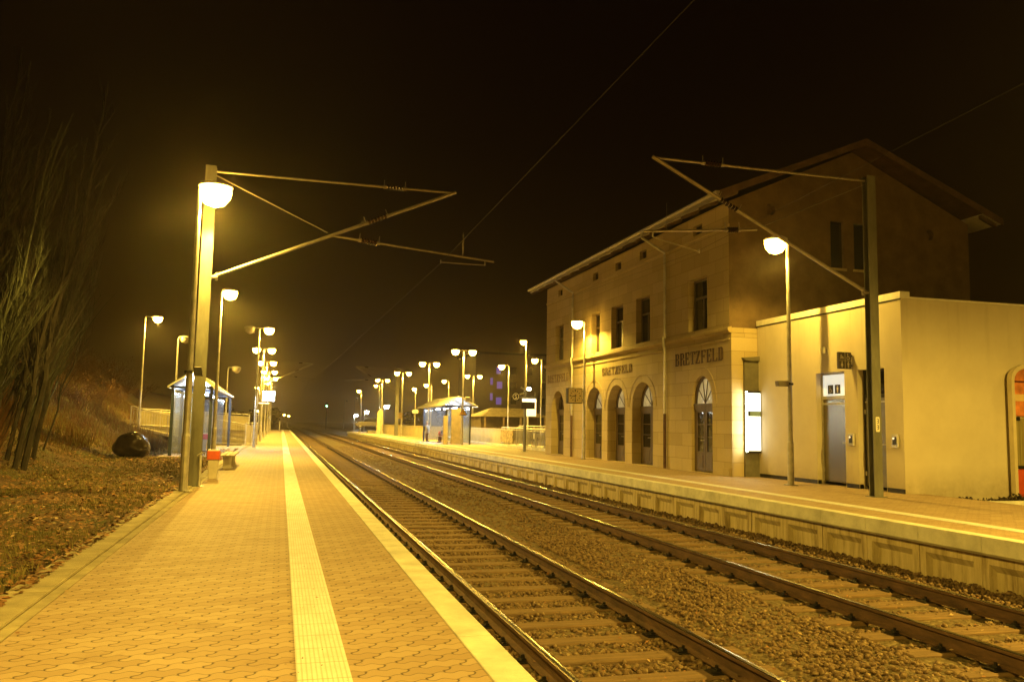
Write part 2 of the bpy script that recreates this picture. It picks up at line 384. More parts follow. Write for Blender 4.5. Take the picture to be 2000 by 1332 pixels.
# right platform
mb = MB(); mb.box(9.0, 13.3, Y0, YR, -1.0, -.006); mb.box(13.3, 17.5, 20.9, 50, -.5, -.010); struct(mb, 'platform_right', concrete)
mb = MB(); mb.add([(8.9, Y0, 0), (13.3, Y0, 0), (13.3, YR, 0), (8.9, YR, 0)], [(0, 1, 2, 3)]); struct(mb, 'paving_right', pavers_fine)
mb = MB()
for i in range(int((YR-Y0)/1.1)):
    y = Y0+i*1.1; mb.box(9.58, 9.86, y+.002, y+1.098, -.02, .006)
struct(mb, 'tactile_strip_right', tactile_m)
mb = MB()
for i in range(int((YR-Y0)/1.1)):
    y = 8.86-22*1.1+i*1.1
    mb.prism([(8.67, .006), (8.895, .006), (8.895, -.24), (8.72, -.24), (8.67, -.20)], 1, y+.003, y+1.097)
bevel(struct(mb, 'edge_slab_right', concrete_edge), .005, 2)
mb = MB()                                                     # precast panels with recessed fields
xa, xb = 8.80, 8.87
for i in range(int((YR-Y0)/1.1)):
    y = 8.99-22*1.1+i*1.1; a, b = y+.004+.006*random.random(), y+1.096-.006*random.random(); zt, zb = -.246, -.86; xa = 8.80+random.uniform(-.006, .006); xb = xa+.07
    ia, ib, it = a+.13, b-.11, zt-.11
    mb.box(xa, xb+.02, a, ia, zb, zt); mb.box(xa, xb+.02, ib, b, zb, zt); mb.box(xa, xb+.02, ia, ib, it, zt)
    mb.add([(xa, ia, it), (xa, ib, it), (xa, ib, zb), (xa, ia, zb), (xb, ia+.05, it-.09), (xb, ib-.05, it-.09), (xb, ib-.05, zb), (xb, ia+.05, zb)],
           [(0, 1, 5, 4), (1, 2, 6, 5), (3, 0, 4, 7), (4, 5, 6, 7)])
struct(mb, 'platform_wall', panel_m)
# trackbed
nx_, ny_ = 60, 400
mb = MB(); vs = []
for i in range(nx_+1):
    x = 1.2 + i*(8.9-1.2)/nx_
    for j in range(ny_+1):
        y = Y0 + (260-Y0)*(j/ny_)**1.7
        z = -.735 + .012*sin(x*9+y*5)+.01*sin(y*13+x*3)
        dx = min(abs(x-2.92), abs(x-6.86))
        if dx > 1.35: z += .035
        vs.append((x, y, z))
mb.add(vs, [(i*(ny_+1)+j, (i+1)*(ny_+1)+j, (i+1)*(ny_+1)+j+1, i*(ny_+1)+j+1) for i in range(nx_) for j in range(ny_)])
struct(mb, 'ballast_bed', ballast_m)
# loose stones on the bed
def icos():
    t = (1+5**.5)/2
    v = np.array([(-1,t,0),(1,t,0),(-1,-t,0),(1,-t,0),(0,-1,t),(0,1,t),(0,-1,-t),(0,1,-t),(t,0,-1),(t,0,1),(-t,0,-1),(-t,0,1)], float); v /= np.linalg.norm(v[0])
    f = np.array([(0,11,5),(0,5,1),(0,1,7),(0,7,10),(0,10,11),(1,5,9),(5,11,4),(11,10,2),(10,7,6),(7,1,8),(3,9,4),(3,4,2),(3,2,6),(3,6,8),(3,8,9),(4,9,5),(2,4,11),(6,2,10),(8,6,7),(9,8,1)])
    return v, f
IV, IF = icos()
def scatter_stones(n, yfun, smin, smax):
    x = RNG.uniform(1.28, 8.82, n*2); y = yfun(n*2)
    onsl = ((np.abs(x-2.92) < 1.27) | (np.abs(x-6.86) < 1.27)) & (np.abs(((y-6.45+.315) % .63)-.315) < .135)
    x, y, = x[~onsl][:n], y[~onsl][:n]; n = len(x)
    dx = np.minimum(np.abs(x-2.92), np.abs(x-6.86)); z = -.735 + np.where(dx > 1.35, .035, 0) + RNG.uniform(-.012, .02, n)
    z += np.where(x > 8.3, .03*RNG.random(n), 0)
    s = RNG.uniform(smin, smax, n)
    V = IV[None]*s[:, None, None]*RNG.uniform(.55, 1.25, (n, 12, 3))*RNG.uniform(.6, 1.2, (n, 1, 3))
    a = RNG.uniform(0, 2*pi, n); ca, sa = np.cos(a)[:, None], np.sin(a)[:, None]
    X = V[..., 0]*ca - V[..., 1]*sa; Yv = V[..., 0]*sa + V[..., 1]*ca
    V = np.stack([X+x[:, None], Yv+y[:, None], V[..., 2]*.8+z[:, None]], -1)
    F = (IF[None] + (np.arange(n)*12)[:, None, None]).reshape(-1, 3)
    return V.reshape(-1, 3), F
V1, F1 = scatter_stones(19000, lambda n: RNG.uniform(5.2, 14.5, n), .020, .044)
V2, F2 = scatter_stones(15000, lambda n: 14+56*RNG.random(n)**1.6, .028, .048)
tag(np_obj('ballast_stones', np.vstack([V1, V2]), np.vstack([F1, F2+len(V1)]), [stone_m]), 'brown crushed stone ballast lying between and beside the rails', 'ballast', kind='stuff')
# dead leaves on the track bed and the grass
def quads(P, size, flat=.35, mi=None):
    n = len(P); a = RNG.uniform(0, 2*pi, n); t1 = np.stack([np.cos(a), np.sin(a), RNG.uniform(-flat, flat, n)], -1)
    t2 = np.stack([-np.sin(a), np.cos(a), RNG.uniform(-flat, flat, n)], -1)
    s = size[:, None]; V = np.stack([P-t1*s, P-t2*s*.55, P+t1*s, P+t2*s*.55], 1).reshape(-1, 3)
    V = V.reshape(n, 4, 3); V[:, 1, 2] += size*.2
    return V.reshape(-1, 3), (np.arange(n*4).reshape(n, 4))
n = 34000
ly = 3 + 37*RNG.random(n)**1.7; lx = -1.92 - (RNG.random(n)**1.15)*(2.5+ly*.30)
edge = RNG.random(n) < .05; lx = np.where(edge, -1.9+RNG.random(n)*.12, lx)
lz = np.array([hterr(a, b) for a, b in zip(lx, ly)]) + .008 + .05*RNG.random(n)*(lx < -2.1)
lz = np.where(lx > -1.92, .024, lz)
V, F = quads(np.stack([lx, ly, lz], -1), RNG.uniform(.013, .036, n)*(1+ly/40))
mi = (RNG.random(n) < .06).astype(int)
tag(np_obj('leaf_litter', V, F, [leaf_m, leaf_pale], mi), 'dead brown leaves scattered over the grass beside the platform', 'leaves', kind='stuff')
n = 26000; sy = RNG.uniform(27, 62, n); sxx = -4.9 - RNG.random(n)**1.2*(3+sy*.18); sz = np.array([hterr(a, b) for a, b in zip(sxx, sy)])
hh = RNG.uniform(.10, .45, n)*(1+.6*np.sin(sxx*2+sy*1.3)); a = RNG.uniform(0, 2*pi, n); w = .012
k = ~((sy > 45.5) & (sy < 49.6) & (sxx > -8)) & ~((sy < 31) & (sxx > -6.0)); sxx, sy, sz, hh, a = sxx[k], sy[k], sz[k], hh[k], a[k]; n = len(sxx)
tag(np_obj('tall_grass', np.stack([np.stack([sxx-w, sy, sz-.02], -1), np.stack([sxx+w, sy, sz-.02], -1), np.stack([sxx+hh*.4*np.cos(a), sy+hh*.4*np.sin(a), sz+hh], -1)], 1).reshape(-1, 3), np.arange(n*3).reshape(n, 3), [twig_m, grass_m], (RNG.random(n) < .45).astype(int)), 'tall withered grass covering the bank behind the boulder', 'grass', kind='stuff')
n = 1500; V, F = quads(np.stack([RNG.uniform(1.35, 8.6, n), 5+30*RNG.random(n)**1.5, RNG.uniform(-.70, -.66, n)], -1), RNG.uniform(.012, .028, n), .6)
V2_, F2_ = quads(np.stack([-1.5+2.5*RNG.random(90)**2.5, 4+20*RNG.random(90), np.full(90, .008)], -1), RNG.uniform(.008, .020, 90), .1)
tag(np_obj('fallen_leaves', np.vstack([V, V2_]), np.vstack([F, F2_+len(V)]), [leaf_m, leaf_pale], (RNG.random(n+90) < .25).astype(int)), 'fallen leaves blown over the track bed and the paving', 'leaves', kind='stuff')
# grass blades
n = 90000
gy = 3.5 + 34*RNG.random(n)**1.5; gx = -1.98 - RNG.random(n)*(2.2+gy*.28)
den = np.sin(gx*1.9+gy*.8)+np.sin(gx*.7-gy*1.7+2)+RNG.normal(0, .6, n) + np.where(gy > 22, 1.5, 0)
k = den > -.35; gx, gy = gx[k], gy[k]; n = len(gx)
gz = np.array([hterr(a, b) for a, b in zip(gx, gy)]) - .005
hh = RNG.uniform(.03, .11, n); a = RNG.uniform(0, 2*pi, n); w = .004+gy*.00022; lean = RNG.uniform(.0, .08, n)
b0 = np.stack([gx-w*np.cos(a), gy-w*np.sin(a), gz], -1); b1 = np.stack([gx+w*np.cos(a), gy+w*np.sin(a), gz], -1)
tp = np.stack([gx+lean*np.sin(a*3), gy+lean*np.cos(a*2), gz+hh], -1)
tag(np_obj('grass', np.stack([b0, b1, tp], 1).reshape(-1, 3), np.arange(n*3).reshape(n, 3), [grass_m]), 'short winter grass growing on the verge behind the platform kerb', 'grass', kind='stuff')

# ================================================================== TRACKS
RZ = -.54
prof = [(-.036, 0), (-.036, -.026), (-.010, -.045), (-.0085, -.125), (-.062, -.142), (-.062, -.152), (.062, -.152), (.062, -.142), (.0085, -.125), (.010, -.045), (.036, -.026), (.036, 0)]
def rail_obj(x, parent):
    mb = MB(); pr = [(x+a, RZ-.002+b) for a, b in prof]
    mb.prism(pr, 1, Y0, 262)
    # polished running surface
    c = [(x-.0335, RZ-.0015), (x-.026, RZ+.0035), (x, RZ+.006), (x+.026, RZ+.0035), (x+.0335, RZ-.0015)]
    mb.prism(c, 1, Y0+.01, 261.9, 1)
    return mb.build('rail', [rust, rail_top], parent)
SLP = MB()
SLP.box(-1.24, 1.24, -.115, .115, -.16, 0)
SLP_ob = None
FST = MB()
for sx_ in (-1, 1):
    FST.box(sx_*.115-.045, sx_*.115+.045, -.05, .05, 0, .022)
    FST.tube([(sx_*.085, 0, .02), (sx_*.085, 0, .062)], .016, 6)
    FST.box(sx_*.085-.02, sx_*.085+.02, -.035, .035, .026, .038)
FST.box(-.16, .16, -.075, .075, -.002, .012)
def make_track(xc, label, ys):
    t = thing('railway_track', label, 'railway track', (xc, 0, 0), 0, None)
    rail_obj(-.7535, t); rail_obj(.7535, t)
    global SLP_ob, FST_ob
    for k, y in enumerate(ys[:100]):
        if k == 0:
            s = SLP.build('sleeper', sleeper_m, t) if SLP_ob is None else SLP_ob.copy()
            if SLP_ob is None:
                bevel(s, .012, 1); SLP_ob = s; s.parent = t
                FST_ob = FST.build('rail_fastening', dark_metal, s)
            else: COL.objects.link(s); s.parent = t
        else:
            s = SLP_ob.copy(); COL.objects.link(s); s.parent = t
        s.location = (random.uniform(-.012, .012), y, RZ-.166+random.uniform(-.004, .003)); s.rotation_euler = (0, 0, random.uniform(-.006, .006))
        for sd in (-1, 1):
            if k == 0 and s is SLP_ob and sd == -1: fo = FST_ob
            else: fo = FST_ob.copy(); COL.objects.link(fo)
            fo.parent = s; fo.location = (sd*.7535, 0, .0)
    mb = MB()
    for y in ys[100:]: mb.box(-1.24, 1.24, y-.11, y+.11, RZ-.33, RZ-.166)
    tag(mb.build('sleepers_far_off', sleeper_m, t), 'far off sleepers running into the dark', kind='stuff')
    return t
SLY = [6.45-3*.63+.63*k for k in range(400)]
make_track(2.92, 'railway track nearer the camera with shiny rail heads beside the left paved platform', SLY)
make_track(6.86, 'railway track along the foot of the panelled wall of the right platform', [y+.21 for y in SLY])

# ================================================================== LAMP POSTS
def lamp_post(x, y, H, heads, label, cat='lamp post', z0=0., r=.062, watts=1500., group='sodium lamp posts', lens_r=.21, col=SODIUM, lensm=None, arm_drop=.05):
    """heads: list of (dx, lit)"""
    t = thing('lamp_post', label, cat, (x, y, z0), 0, group)
    H = H - z0
    mb = MB(); mb.tube([(0, 0, 0), (0, 0, 1.0), (0, 0, 1.05), (0, 0, H)], [r*1.25, r*1.2, r, r*.62], 12); mb.box(-r*1.9, r*1.9, -r*1.9, r*1.9, 0, .02)
    mb.build('pole', galv, t, smooth=False)
    for dx, lit in heads:
        s = 1 if dx > 0 else -1
        mb = MB(); mb.tube([(0, 0, H-.02), (0, 0, H+.05), (s*.08, 0, H+.10), (dx-s*.20, 0, H+.07)], .024, 8); mb.build('arm', galv, t)
        mb = MB(); z = H+.07
        mb.prism([(dx-s*.24, z+.03), (dx-s*.22, z+.07), (dx-s*.05, z+.11), (dx+s*.18, z+.08), (dx+s*.26, z+.04), (dx+s*.24, z+.02), (dx-s*.22, z+.01)], 1, -.12, .12); k_ = 16; mb.add([(dx+s*.04+lens_r*1.18*cos(2*pi*q/k_), lens_r*1.12*sin(2*pi*q/k_), z+zz) for zz in (.004, .035) for q in range(k_)], [(q, (q+1) % k_, (q+1) % k_+k_, q+k_) for q in range(k_)]+[tuple(range(k_)), tuple(range(2*k_-1, k_-1, -1))])
        hd = mb.build('lamp_head', galv, t)
        mb = MB(); R = lens_r  # bowl made larger and rounder to imitate the lamp's glare
        for i in range(5):
            pass
        rings = []
        for i, (rr, zz) in enumerate(((1., .012), (1.05, -.07), (.96, -.16), (.66, -.25), (.02, -.30))):
            rings.append([(dx+s*.04+R*1.04*rr*cos(2*pi*k/14), R*.95*rr*sin(2*pi*k/14), z+zz*R/.21) for k in range(14)])
        vs = [p for g in rings for p in g]; fs = [(i*14+k, i*14+(k+1) % 14, (i+1)*14+(k+1) % 14, (i+1)*14+k) for i in range(4) for k in range(14)] + [tuple(range(14))]
        mb.add(vs, fs); mb.build('lens', (lensm or lens_m) if lit else lens_off, hd, smooth=True)
        if lit and watts: spot((dx+s*.04, 0, z-.31*lens_r/.21-.01), watts, t, col)
    return t
A = 'sodium lamps on the left platform'; B = 'sodium lamps on the right platform'; C_ = 'street lamps beyond the station wall'
PW = 3000
lamp_post(-1.66, 16.4, 5.60, [(.24, 1)], 'nearest lamp post with the biggest glare, standing right before the left mast', group=A, watts=PW*.60, lens_r=.27)
lamp_post(-2.10, 29.3, 5.52, [(.24, 1)], 'lamp post with a single lamp rising behind the orange topped bin', group=A, watts=PW*1.25)
for yy, sg, lb in ((42.4, (( .42, 1), (-.42, 0)), 'double armed lamp post past the left glass shelter, its left lamp dark'),
               (54.6, ((.42, 1), (-.42, 1)), 'double lamp post second highest in the row on the left platform end'),
               (66.8, ((.42, 1), (-.42, 1)), 'double lamp post third highest in the row on the left platform end'),
               (79.4, ((.42, 1), (-.42, 1)), 'double lamp post beside the far left mast'),
               (91.5, ((.42, 1), (-.42, 1)), 'double lamp post just beyond the far left mast'),
               (103.5, ((-.42, 1),), 'single lamp post near the end of the left platform')):
    lamp_post(-1.20, yy, 5.70, list(sg), lb, group=A, watts=PW*.58)
lamp_post(-2.92, 117, 5.6, [(-.3, 1)], 'lamp post beyond the end of the left platform, above the white display', group=A, watts=PW*.6)
lamp_post(-3.4, 140, 2.8, [(-.3, 1)], 'low path lamp glowing under the white display in the distance', group=A, watts=PW*.3)
lamp_post(-7.08, 47, 6.52, [(.57, 1)], 'lamp post on the embankment behind the ramp railing', z0=.55, watts=PW*1.0, group='lamps on the embankment')
lamp_post(-5.47, 47.6, 5.55, [(.30, 0)], 'unlit lamp post behind the left glass shelter', z0=.1, group='lamps on the embankment')
lamp_post(-3.05, 50.5, 4.2, [(.42, 0)], 'short unlit lamp post rising over the left shelter roof', z0=.0, group='lamps on the embankment', r=.045)
lamp_post(-1.66, 3.5, 5.60, [(.24, 1)], 'lamp post behind the viewer on the left platform', group=A, watts=PW*.50)
lamp_post(-1.66, -9.5, 5.60, [(.24, 1)], 'lamp post farthest behind the viewer on the left platform', group=A, watts=PW*1.25)
lamp_post(11.80, 17.66, 5.83, [(-.30, 1)], 'lamp post in front of the yellow annex wall', group=B, watts=PW*.27, lens_r=.24, lensm=lens_soft)
lamp_post(11.58, 31.3, 5.38, [(-.28, 1)], 'lamp post with the square clock in front of the station arches', group=B, watts=PW*.40, lensm=lens_soft)
lamp_post(10.92, 51.3, 5.82, [(-.50, 1), (.52, 1)], 'double lamp post with the yellow triangle beside the right shelter', group=B, watts=PW*.8)
lamp_post(10.78, 63.2, 5.82, [(-.50, 1), (.52, 1)], 'double lamp post rising behind the right shelter roof', group=B, watts=PW*.8)
lamp_post(10.80, 77.8, 5.90, [(-.50, 1), (.52, 1)], 'double lamp post just right of the far right mast, carrying a framed sign', group=B, watts=PW*.8)
lamp_post(10.90, 95, 6.05, [(-.50, 1), (.52, 1)], 'double lamp post left of the far right mast', group=B, watts=PW*.8)
lamp_post(11.52, 4.1, 5.83, [(-.30, 1)], 'lamp post beside the viewer on the right platform', group=B, watts=PW*2.1)
lamp_post(11.52, -9.4, 5.83, [(-.30, 1)], 'lamp post behind the viewer on the right platform', group=B, watts=PW*1.3)
lamp_post(16.23, 60, 5.60, [(-.52, 1)], 'street lamp on a slim pole left of the round transit sign', z0=-.05, group=C_, watts=PW*.8)
lamp_post(17.55, 60, 7.50, [(-.18, 1)], 'tallest street lamp above the platform display', z0=-.05, group=C_, watts=PW*.7, r=.08)
lamp_post(18.78, 60, 6.15, [(-.50, 1)], 'street lamp just left of the station corner', z0=-.05, group=C_, watts=PW*.9)
lamp_post(18.96, 84, 6.2, [(-.62, 1), (.62, 1)], 'double street lamp behind the pole with the yellow triangle', z0=-.05, group=C_, watts=PW*.8, r=.09)
lamp_post(17.57, 90, 5.9, [(-.50, 1)], 'street lamp showing above the right shelter', z0=-.05, group=C_, watts=PW*.5)
lamp_post(14.70, 95, 5.15, [(-.12, 1)], 'street lamp left of the right shelter roof with a round glow', z0=-.05, group=C_, watts=PW*.5)
lamp_post(15.66, 90, 5.40, [(-.55, 1)], 'street lamp low between the two double lamp posts', z0=-.05, group=C_, watts=PW*.5)
lamp_post(13.4, 120, 6.5, [(-.5, 1)], 'distant street lamp low left of the far right mast', z0=-.05, group=C_, watts=PW*.5)
lamp_post(9.95, 110, 5.3, [(-.3, 1)], 'distant lamp post at the far end of the right platform', group=C_, watts=PW*.6)
lamp_post(12.43, 150, 5.5, [(.3, 0)], 'distant dim lamp post, middle one of the group beyond the right platform', z0=-.05, group=C_)
lamp_post(12.1, 170, 5.5, [(.45, 0)], 'distant dim lamp post, leftmost beyond the right platform', z0=-.05, group=C_)
lamp_post(19.9, 11.5, 7.0, [(-.5, 1)], 'street lamp outside the picture right of the annex', z0=-.25, group=C_, watts=PW*.08)
white_lens = emit('white_street_lens', (.80, .95, 1.0), 260.)
for (x, y, H, lb) in ((12.33, 130, 2.9, 'white floodlight glowing above the parked car'), (12.46, 150, 2.5, 'smaller white floodlight left of the parked car'), (12.95, 110, 3.45, 'white floodlight beside the slim stone pillar')):
    lamp_post(x, y, H, [(.3, 1)], lb, z0=-.05, group='white floodlights in the distance', watts=250, lens_r=.26, col=COOL, lensm=white_lens, r=.05)

# ================================================================== CATENARY MASTS
def ibeam(mb, w, d, z0, z1, tf=.016):
    mb.box(-w/2, w/2, -d/2, -d/2+tf, z0, z1); mb.box(-w/2, w/2, d/2-tf, d/2, z0, z1); mb.box(-.008, .008, -d/2+tf, d/2-tf, z0, z1)
def insul(p, q, parent, n=6):
    p, q = Vector(p), Vector(q); mb = MB(); d = (q-p); L = d.length; pts = []; rs = []
    for i in range(n*2+1):
        pts.append(p+d*i/(n*2)); rs.append(.058 if i % 2 else .030)
    mb.tube(pts, rs, 10); mb.tube([p-d.normalized()*.05, p+d.normalized()*.02], .042, 8, 1); mb.tube([q-d.normalized()*.02, q+d.normalized()*.05], .042, 8, 1)
    for e_ in (p-d.normalized()*.03, q+d.normalized()*.03):
        a = Vector((-d.z, 0, d.x)).normalized(); a = a if a.z > 0 else -a
        mb.tube([e_, e_+a*.15], .010, 5, 1)
    return mb.build('insulator', [porcelain, tube_m], parent)
def seg(p, q, t): return Vector(p)*(1-t)+Vector(q)*t
def mast(x, y, s, H, label, w=.24, d=.24, z1=4.15, top=(5.0, 6.33), mid=(2.35, 5.21), reg_end=5.95, reg_z=4.87, steady=4.78, stay=True):
    """s = side the arm reaches to (+1 right). distances are measured from the mast."""
    t = thing('catenary_mast', label, 'catenary mast', (x, y, 0), 0, 'catenary masts')
    mb = MB(); ibeam(mb, w, d, -.05, H); mb.box(-w*.8, w*.8, -d*.8, d*.8, -.05, .012); mb.build('beam', steel_paint, t)
    T = (s*top[0], 0, top[1]); Bp = (s*(w/2), 0, z1)
    mb = MB(); mb.tube([(s*w/2, 0, H-.10), T], .026, 8); mb.build('top_tube', tube_m, t)
    L = (s*top[0]+s*.06, 0, top[1]+.02)
    mb = MB(); mb.tube([Bp, L], .036, 10); mb.tube([(s*(w/2-.02), -.04, z1), (s*(w/2+.12), -.04, z1)], .03, 6); mb.tube([(s*(w/2+.1), 0, z1-.06), (s*(w/2+.1), 0, z1+.10)], .03, 6); mb.build('bracket_tube', tube_m, t)
    insul(seg((s*w/2, 0, H-.1), T, .70), seg((s*w/2, 0, H-.1), T, .78), t)
    M_ = Vector((s*mid[0], 0, mid[1]))
    insul(seg(Bp, L, .62), seg(Bp, L, .70), t)
    if stay:
        mb = MB(); mb.tube([(s*w/2, 0, H-.18), M_+Vector((0, 0, .03))], .012, 6); mb.build('stay_rod', tube_m, t)
    R0 = M_+Vector((s*.10, 0, -.03)); R1 = Vector((s*reg_end, 0, reg_z))
    mb = MB(); mb.tube([R0, R1], .024, 8); mb.tube([seg(R0, R1, .80), seg(R0, R1, .80)+Vector((0, 0, .55))], .004, 4); mb.tube([R1+Vector((-s*.2, 0, .02)), R1+Vector((-s*.2, 0, -.10))], .018, 6); mb.build('registration_arm', tube_m, t)
    insul(seg(R0, R1, .17), seg(R0, R1, .27), t)
    mb = MB(); mb.tube([R1+Vector((-s*.2, 0, -.09)), (s*(reg_end-1.18), 0, steady)], .012, 6); mb.tube([(s*(reg_end-1.18), 0, steady-.03), (s*(reg_end-1.18), 0, steady+.05)], .014, 6); mb.build('steady_arm', tube_m, t)
    return t
m1 = mast(-1.58, 17.6, 1, 6.42, 'tall steel mast on the left platform with its arm reaching over the near track', w=.21, d=.20)
mb = MB(); mb.tube([(.10, -.15, 0), (.10, -.15, .62)], .028, 8); mb.tube([(.04, -.13, .60), (.13, -.15, .66)], .02, 6); mb.build('earthing_pipe', galv, m1)
m2 = mast(11.62, 14.46, -1, 6.60, 'dark steel mast before the annex with its arm reaching over the right track', z1=4.14, top=(4.85, 6.50), mid=(2.55, 5.29), reg_end=5.1, reg_z=5.03, steady=4.72, w=.20, d=.17)
mb = MB(); mb.prism([(-.035, 1.30), (.035, 1.30), (.045, 1.33), (.045, 1.57), (.035, 1.60), (-.035, 1.60), (-.045, 1.57), (-.045, 1.33)], 1, -.094, -.086); mb.build('number_plate', paint_white, m2)
mb = MB()
for zc, sc in ((1.515, 1), (1.39, -1)):
    mb.box(-.022, .022, -.098, -.094, zc+.035, zc+.047); mb.box(-.022, .022, -.098, -.094, zc-.006, zc+.006); mb.box(-.022, .022, -.098, -.094, zc-.047, zc-.035)
    mb.box(.010, .022, -.098, -.094, zc-.035, zc+.035)
mb.build('plate_digits', black, m2)
m3 = mast(-1.75, 80, 1, 6.85, 'far mast at the end of the left platform behind the lamps', w=.3, z1=4.6, top=(4.4, 6.65), mid=(2.3, 5.45), reg_end=4.7, reg_z=5.23, steady=5.0, stay=False)
m4 = mast(11.55, 87, -1, 6.95, 'far steel mast on the right platform between double lamps', w=.34, z1=4.5, top=(4.35, 6.97), mid=(2.4, 5.7), reg_end=5.75, reg_z=5.5, steady=5.2)
def wire(name, pts, r, label, m=dark_metal):
    mb = MB(); mb.tube(pts, r, 5); return tag(mb.build(name, m), label, 'overhead wire')
wire('contact_wire', [(2.75, -14, 4.66), (2.92, 5.5, 4.58), (3.19, 17.6, 4.76), (2.9, 46, 4.80), (2.35, 80, 5.0), (2.9, 140, 4.9), (2.8, 240, 4.9)], .0042, 'overhead contact wire above the near track running from top centre into the distance')
wire('contact_wire', [(6.86, -14, 4.75), (6.86, 6.28, 4.72), (7.65, 14.46, 4.72), (6.9, 31, 4.77), (6.98, 87, 5.2), (6.9, 140, 4.9), (6.9, 240, 4.9)], .0028, 'overhead contact wire above the right track passing before the station roof')

# ================================================================== STATION BUILDING
BX, BY0, BY1, BX1, WT = 12.0, 20.8, 37.6, 20.3, 7.74
def rect(y0, y1, z0, z1): return [(y0, z0), (y1, z0), (y1, z1), (y0, z1)]
def arch(yc, w, z0, zs, ztop, n=14):
    r = w/2; return [(yc-r, z0), (yc+r, z0)] + [(yc+r*cos(pi*k/n), zs+(ztop-zs)*sin(pi*k/n)) for k in range(n+1)]
arches = [(22.42, 1.28, .16), (26.66, 1.74, .40), (29.0, 1.70, .40), (31.28, 1.72, .40), (35.85, 1.74, .40)]
wins = [(22.66, 1.20), (26.63, 1.16), (28.95, 1.16), (31.18, .96), (35.72, 1.14)]
holes = []
for yc, w, dp in arches: holes.append((arch(yc, w, .03, 2.02, 2.86), dp))
for yc, w in wins: holes.append((rect(yc-w/2, yc+w/2, 4.24, 5.84), .28))
for yc in (22.64, 26.62, 28.87, 31.22, 35.66): holes.append((rect(yc-.29, yc+.29, 7.17, 7.47), .16))
station = thing('station_building', 'old sandstone station building with arched doors and a dark tiled gable roof', 'station building', (0, 0, 0))
mb = MB()
outer = rect(BY0, BY1, -.55, WT)
polys = [[Vector((0, a, b)) for a, b in outer]] + [[Vector((0, a, b)) for a, b in h] for h, dp in holes]
allv = [v for p in polys for v in p]; tris = tessellate_polygon(polys)
mb.add([(BX, v.y, v.z) for v in allv], [tuple(t) for t in tris])
for h, dp in holes:
    n = len(h); mb.add([(BX, a, b) for a, b in h] + [(BX+dp, a, b) for a, b in h], [(i, (i+1) % n, (i+1) % n+n, i+n) for i in range(n)])
# gable walls, with holes in the near one
RIDGE_X, RIDGE_Z = 16.15, 9.55
ghol = [[(15.35, 6.05), (15.80, 6.05), (15.80, 7.45), (15.35, 7.45)], [(16.15, 6.05), (16.60, 6.05), (16.60, 7.45), (16.15, 7.45)],
        [(13.35+.17*cos(pi*k/6), 7.62+.17*sin(pi*k/6)) for k in range(12)], [(18.85+.17*cos(pi*k/6), 7.30+.17*sin(pi*k/6)) for k in range(12)],
        ]
gout = [(BX, -.55), (BX1, -.55), (BX1, WT), (RIDGE_X, RIDGE_Z+.06), (BX, WT)]
polys = [[Vector((a, 0, b)) for a, b in gout]] + [[Vector((a, 0, b)) for a, b in h] for h in ghol]
allv = [v for p in polys for v in p]; tris = tessellate_polygon(polys)
gb = MB(); gb.add([(v.x, BY0, v.z) for v in allv], [tuple(t) for t in tris])
for h in ghol:
    n = len(h); gb.add([(a, BY0, b) for a, b in h]+[(a, BY0+.18, b) for a, b in h], [(i, (i+1) % n, (i+1) % n+n, i+n) for i in range(n)])
    gb.add([(a, BY0+.18, b) for a, b in h], [tuple(range(n))])
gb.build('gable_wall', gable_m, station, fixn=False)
mb.add([(a, BY1, b) for a, b in gout], [(0, 1, 2, 3, 4)])
mb.add([(BX1, BY0, -.55), (BX1, BY1, -.55), (BX1, BY1, WT), (BX1, BY0, WT)], [(0, 1, 2, 3)])
mb.build('wall', ashlar_m, station, fixn=False)
# string courses and plinth
mb = MB()
mb.prism([(BX-.10, 4.12), (BX+.02, 4.16), (BX+.02, 3.98), (BX-.05, 3.99), (BX-.10, 4.05)], 1, BY0-.09, BY1+.09)
mb.prism([(BX-.03, 3.83), (BX+.02, 3.84), (BX+.02, 3.78), (BX-.03, 3.79)], 1, BY0-.02, BY1+.02)
mb.prism([(BX-.04, 7.08), (BX+.02, 7.10), (BX+.02, 7.01), (BX-.04, 7.02)], 1, BY0-.02, BY1+.02)
mb.box(BX+.025, BX1+.09, BY0-.09, BY0+.02, 3.985, 4.125)
mb.box(BX-.06, BX+.012, BY0-.03, BY0+.30, -.1, .22)
mb.build('string_course', ashlar_m, station)
for yc, w, dp in arches:                                       # raised arch rings
    mb = MB()
    ro, ri = w/2+.27, w/2+.235; zo = 2.86+.27-2.02; n = 16
    for k in range(n):
        t0, t1 = pi*k/n, pi*(k+1)/n
        P = lambda r_, zz, t: (yc+r_*cos(t), 2.02+zz*sin(t))
        q = [P(ri, zo-.035, t0), P(ro, zo, t0), P(ro, zo, t1), P(ri, zo-.035, t1)]
        mb.add([(BX-.012, a, b) for a, b in q]+[(BX+.01, a, b) for a, b in q], [(0, 1, 2, 3), (0, 4, 5, 1), (1, 5, 6, 2), (2, 6, 7, 3), (3, 7, 4, 0)])
    mb.build('arch_ring', ashlar_m, station)
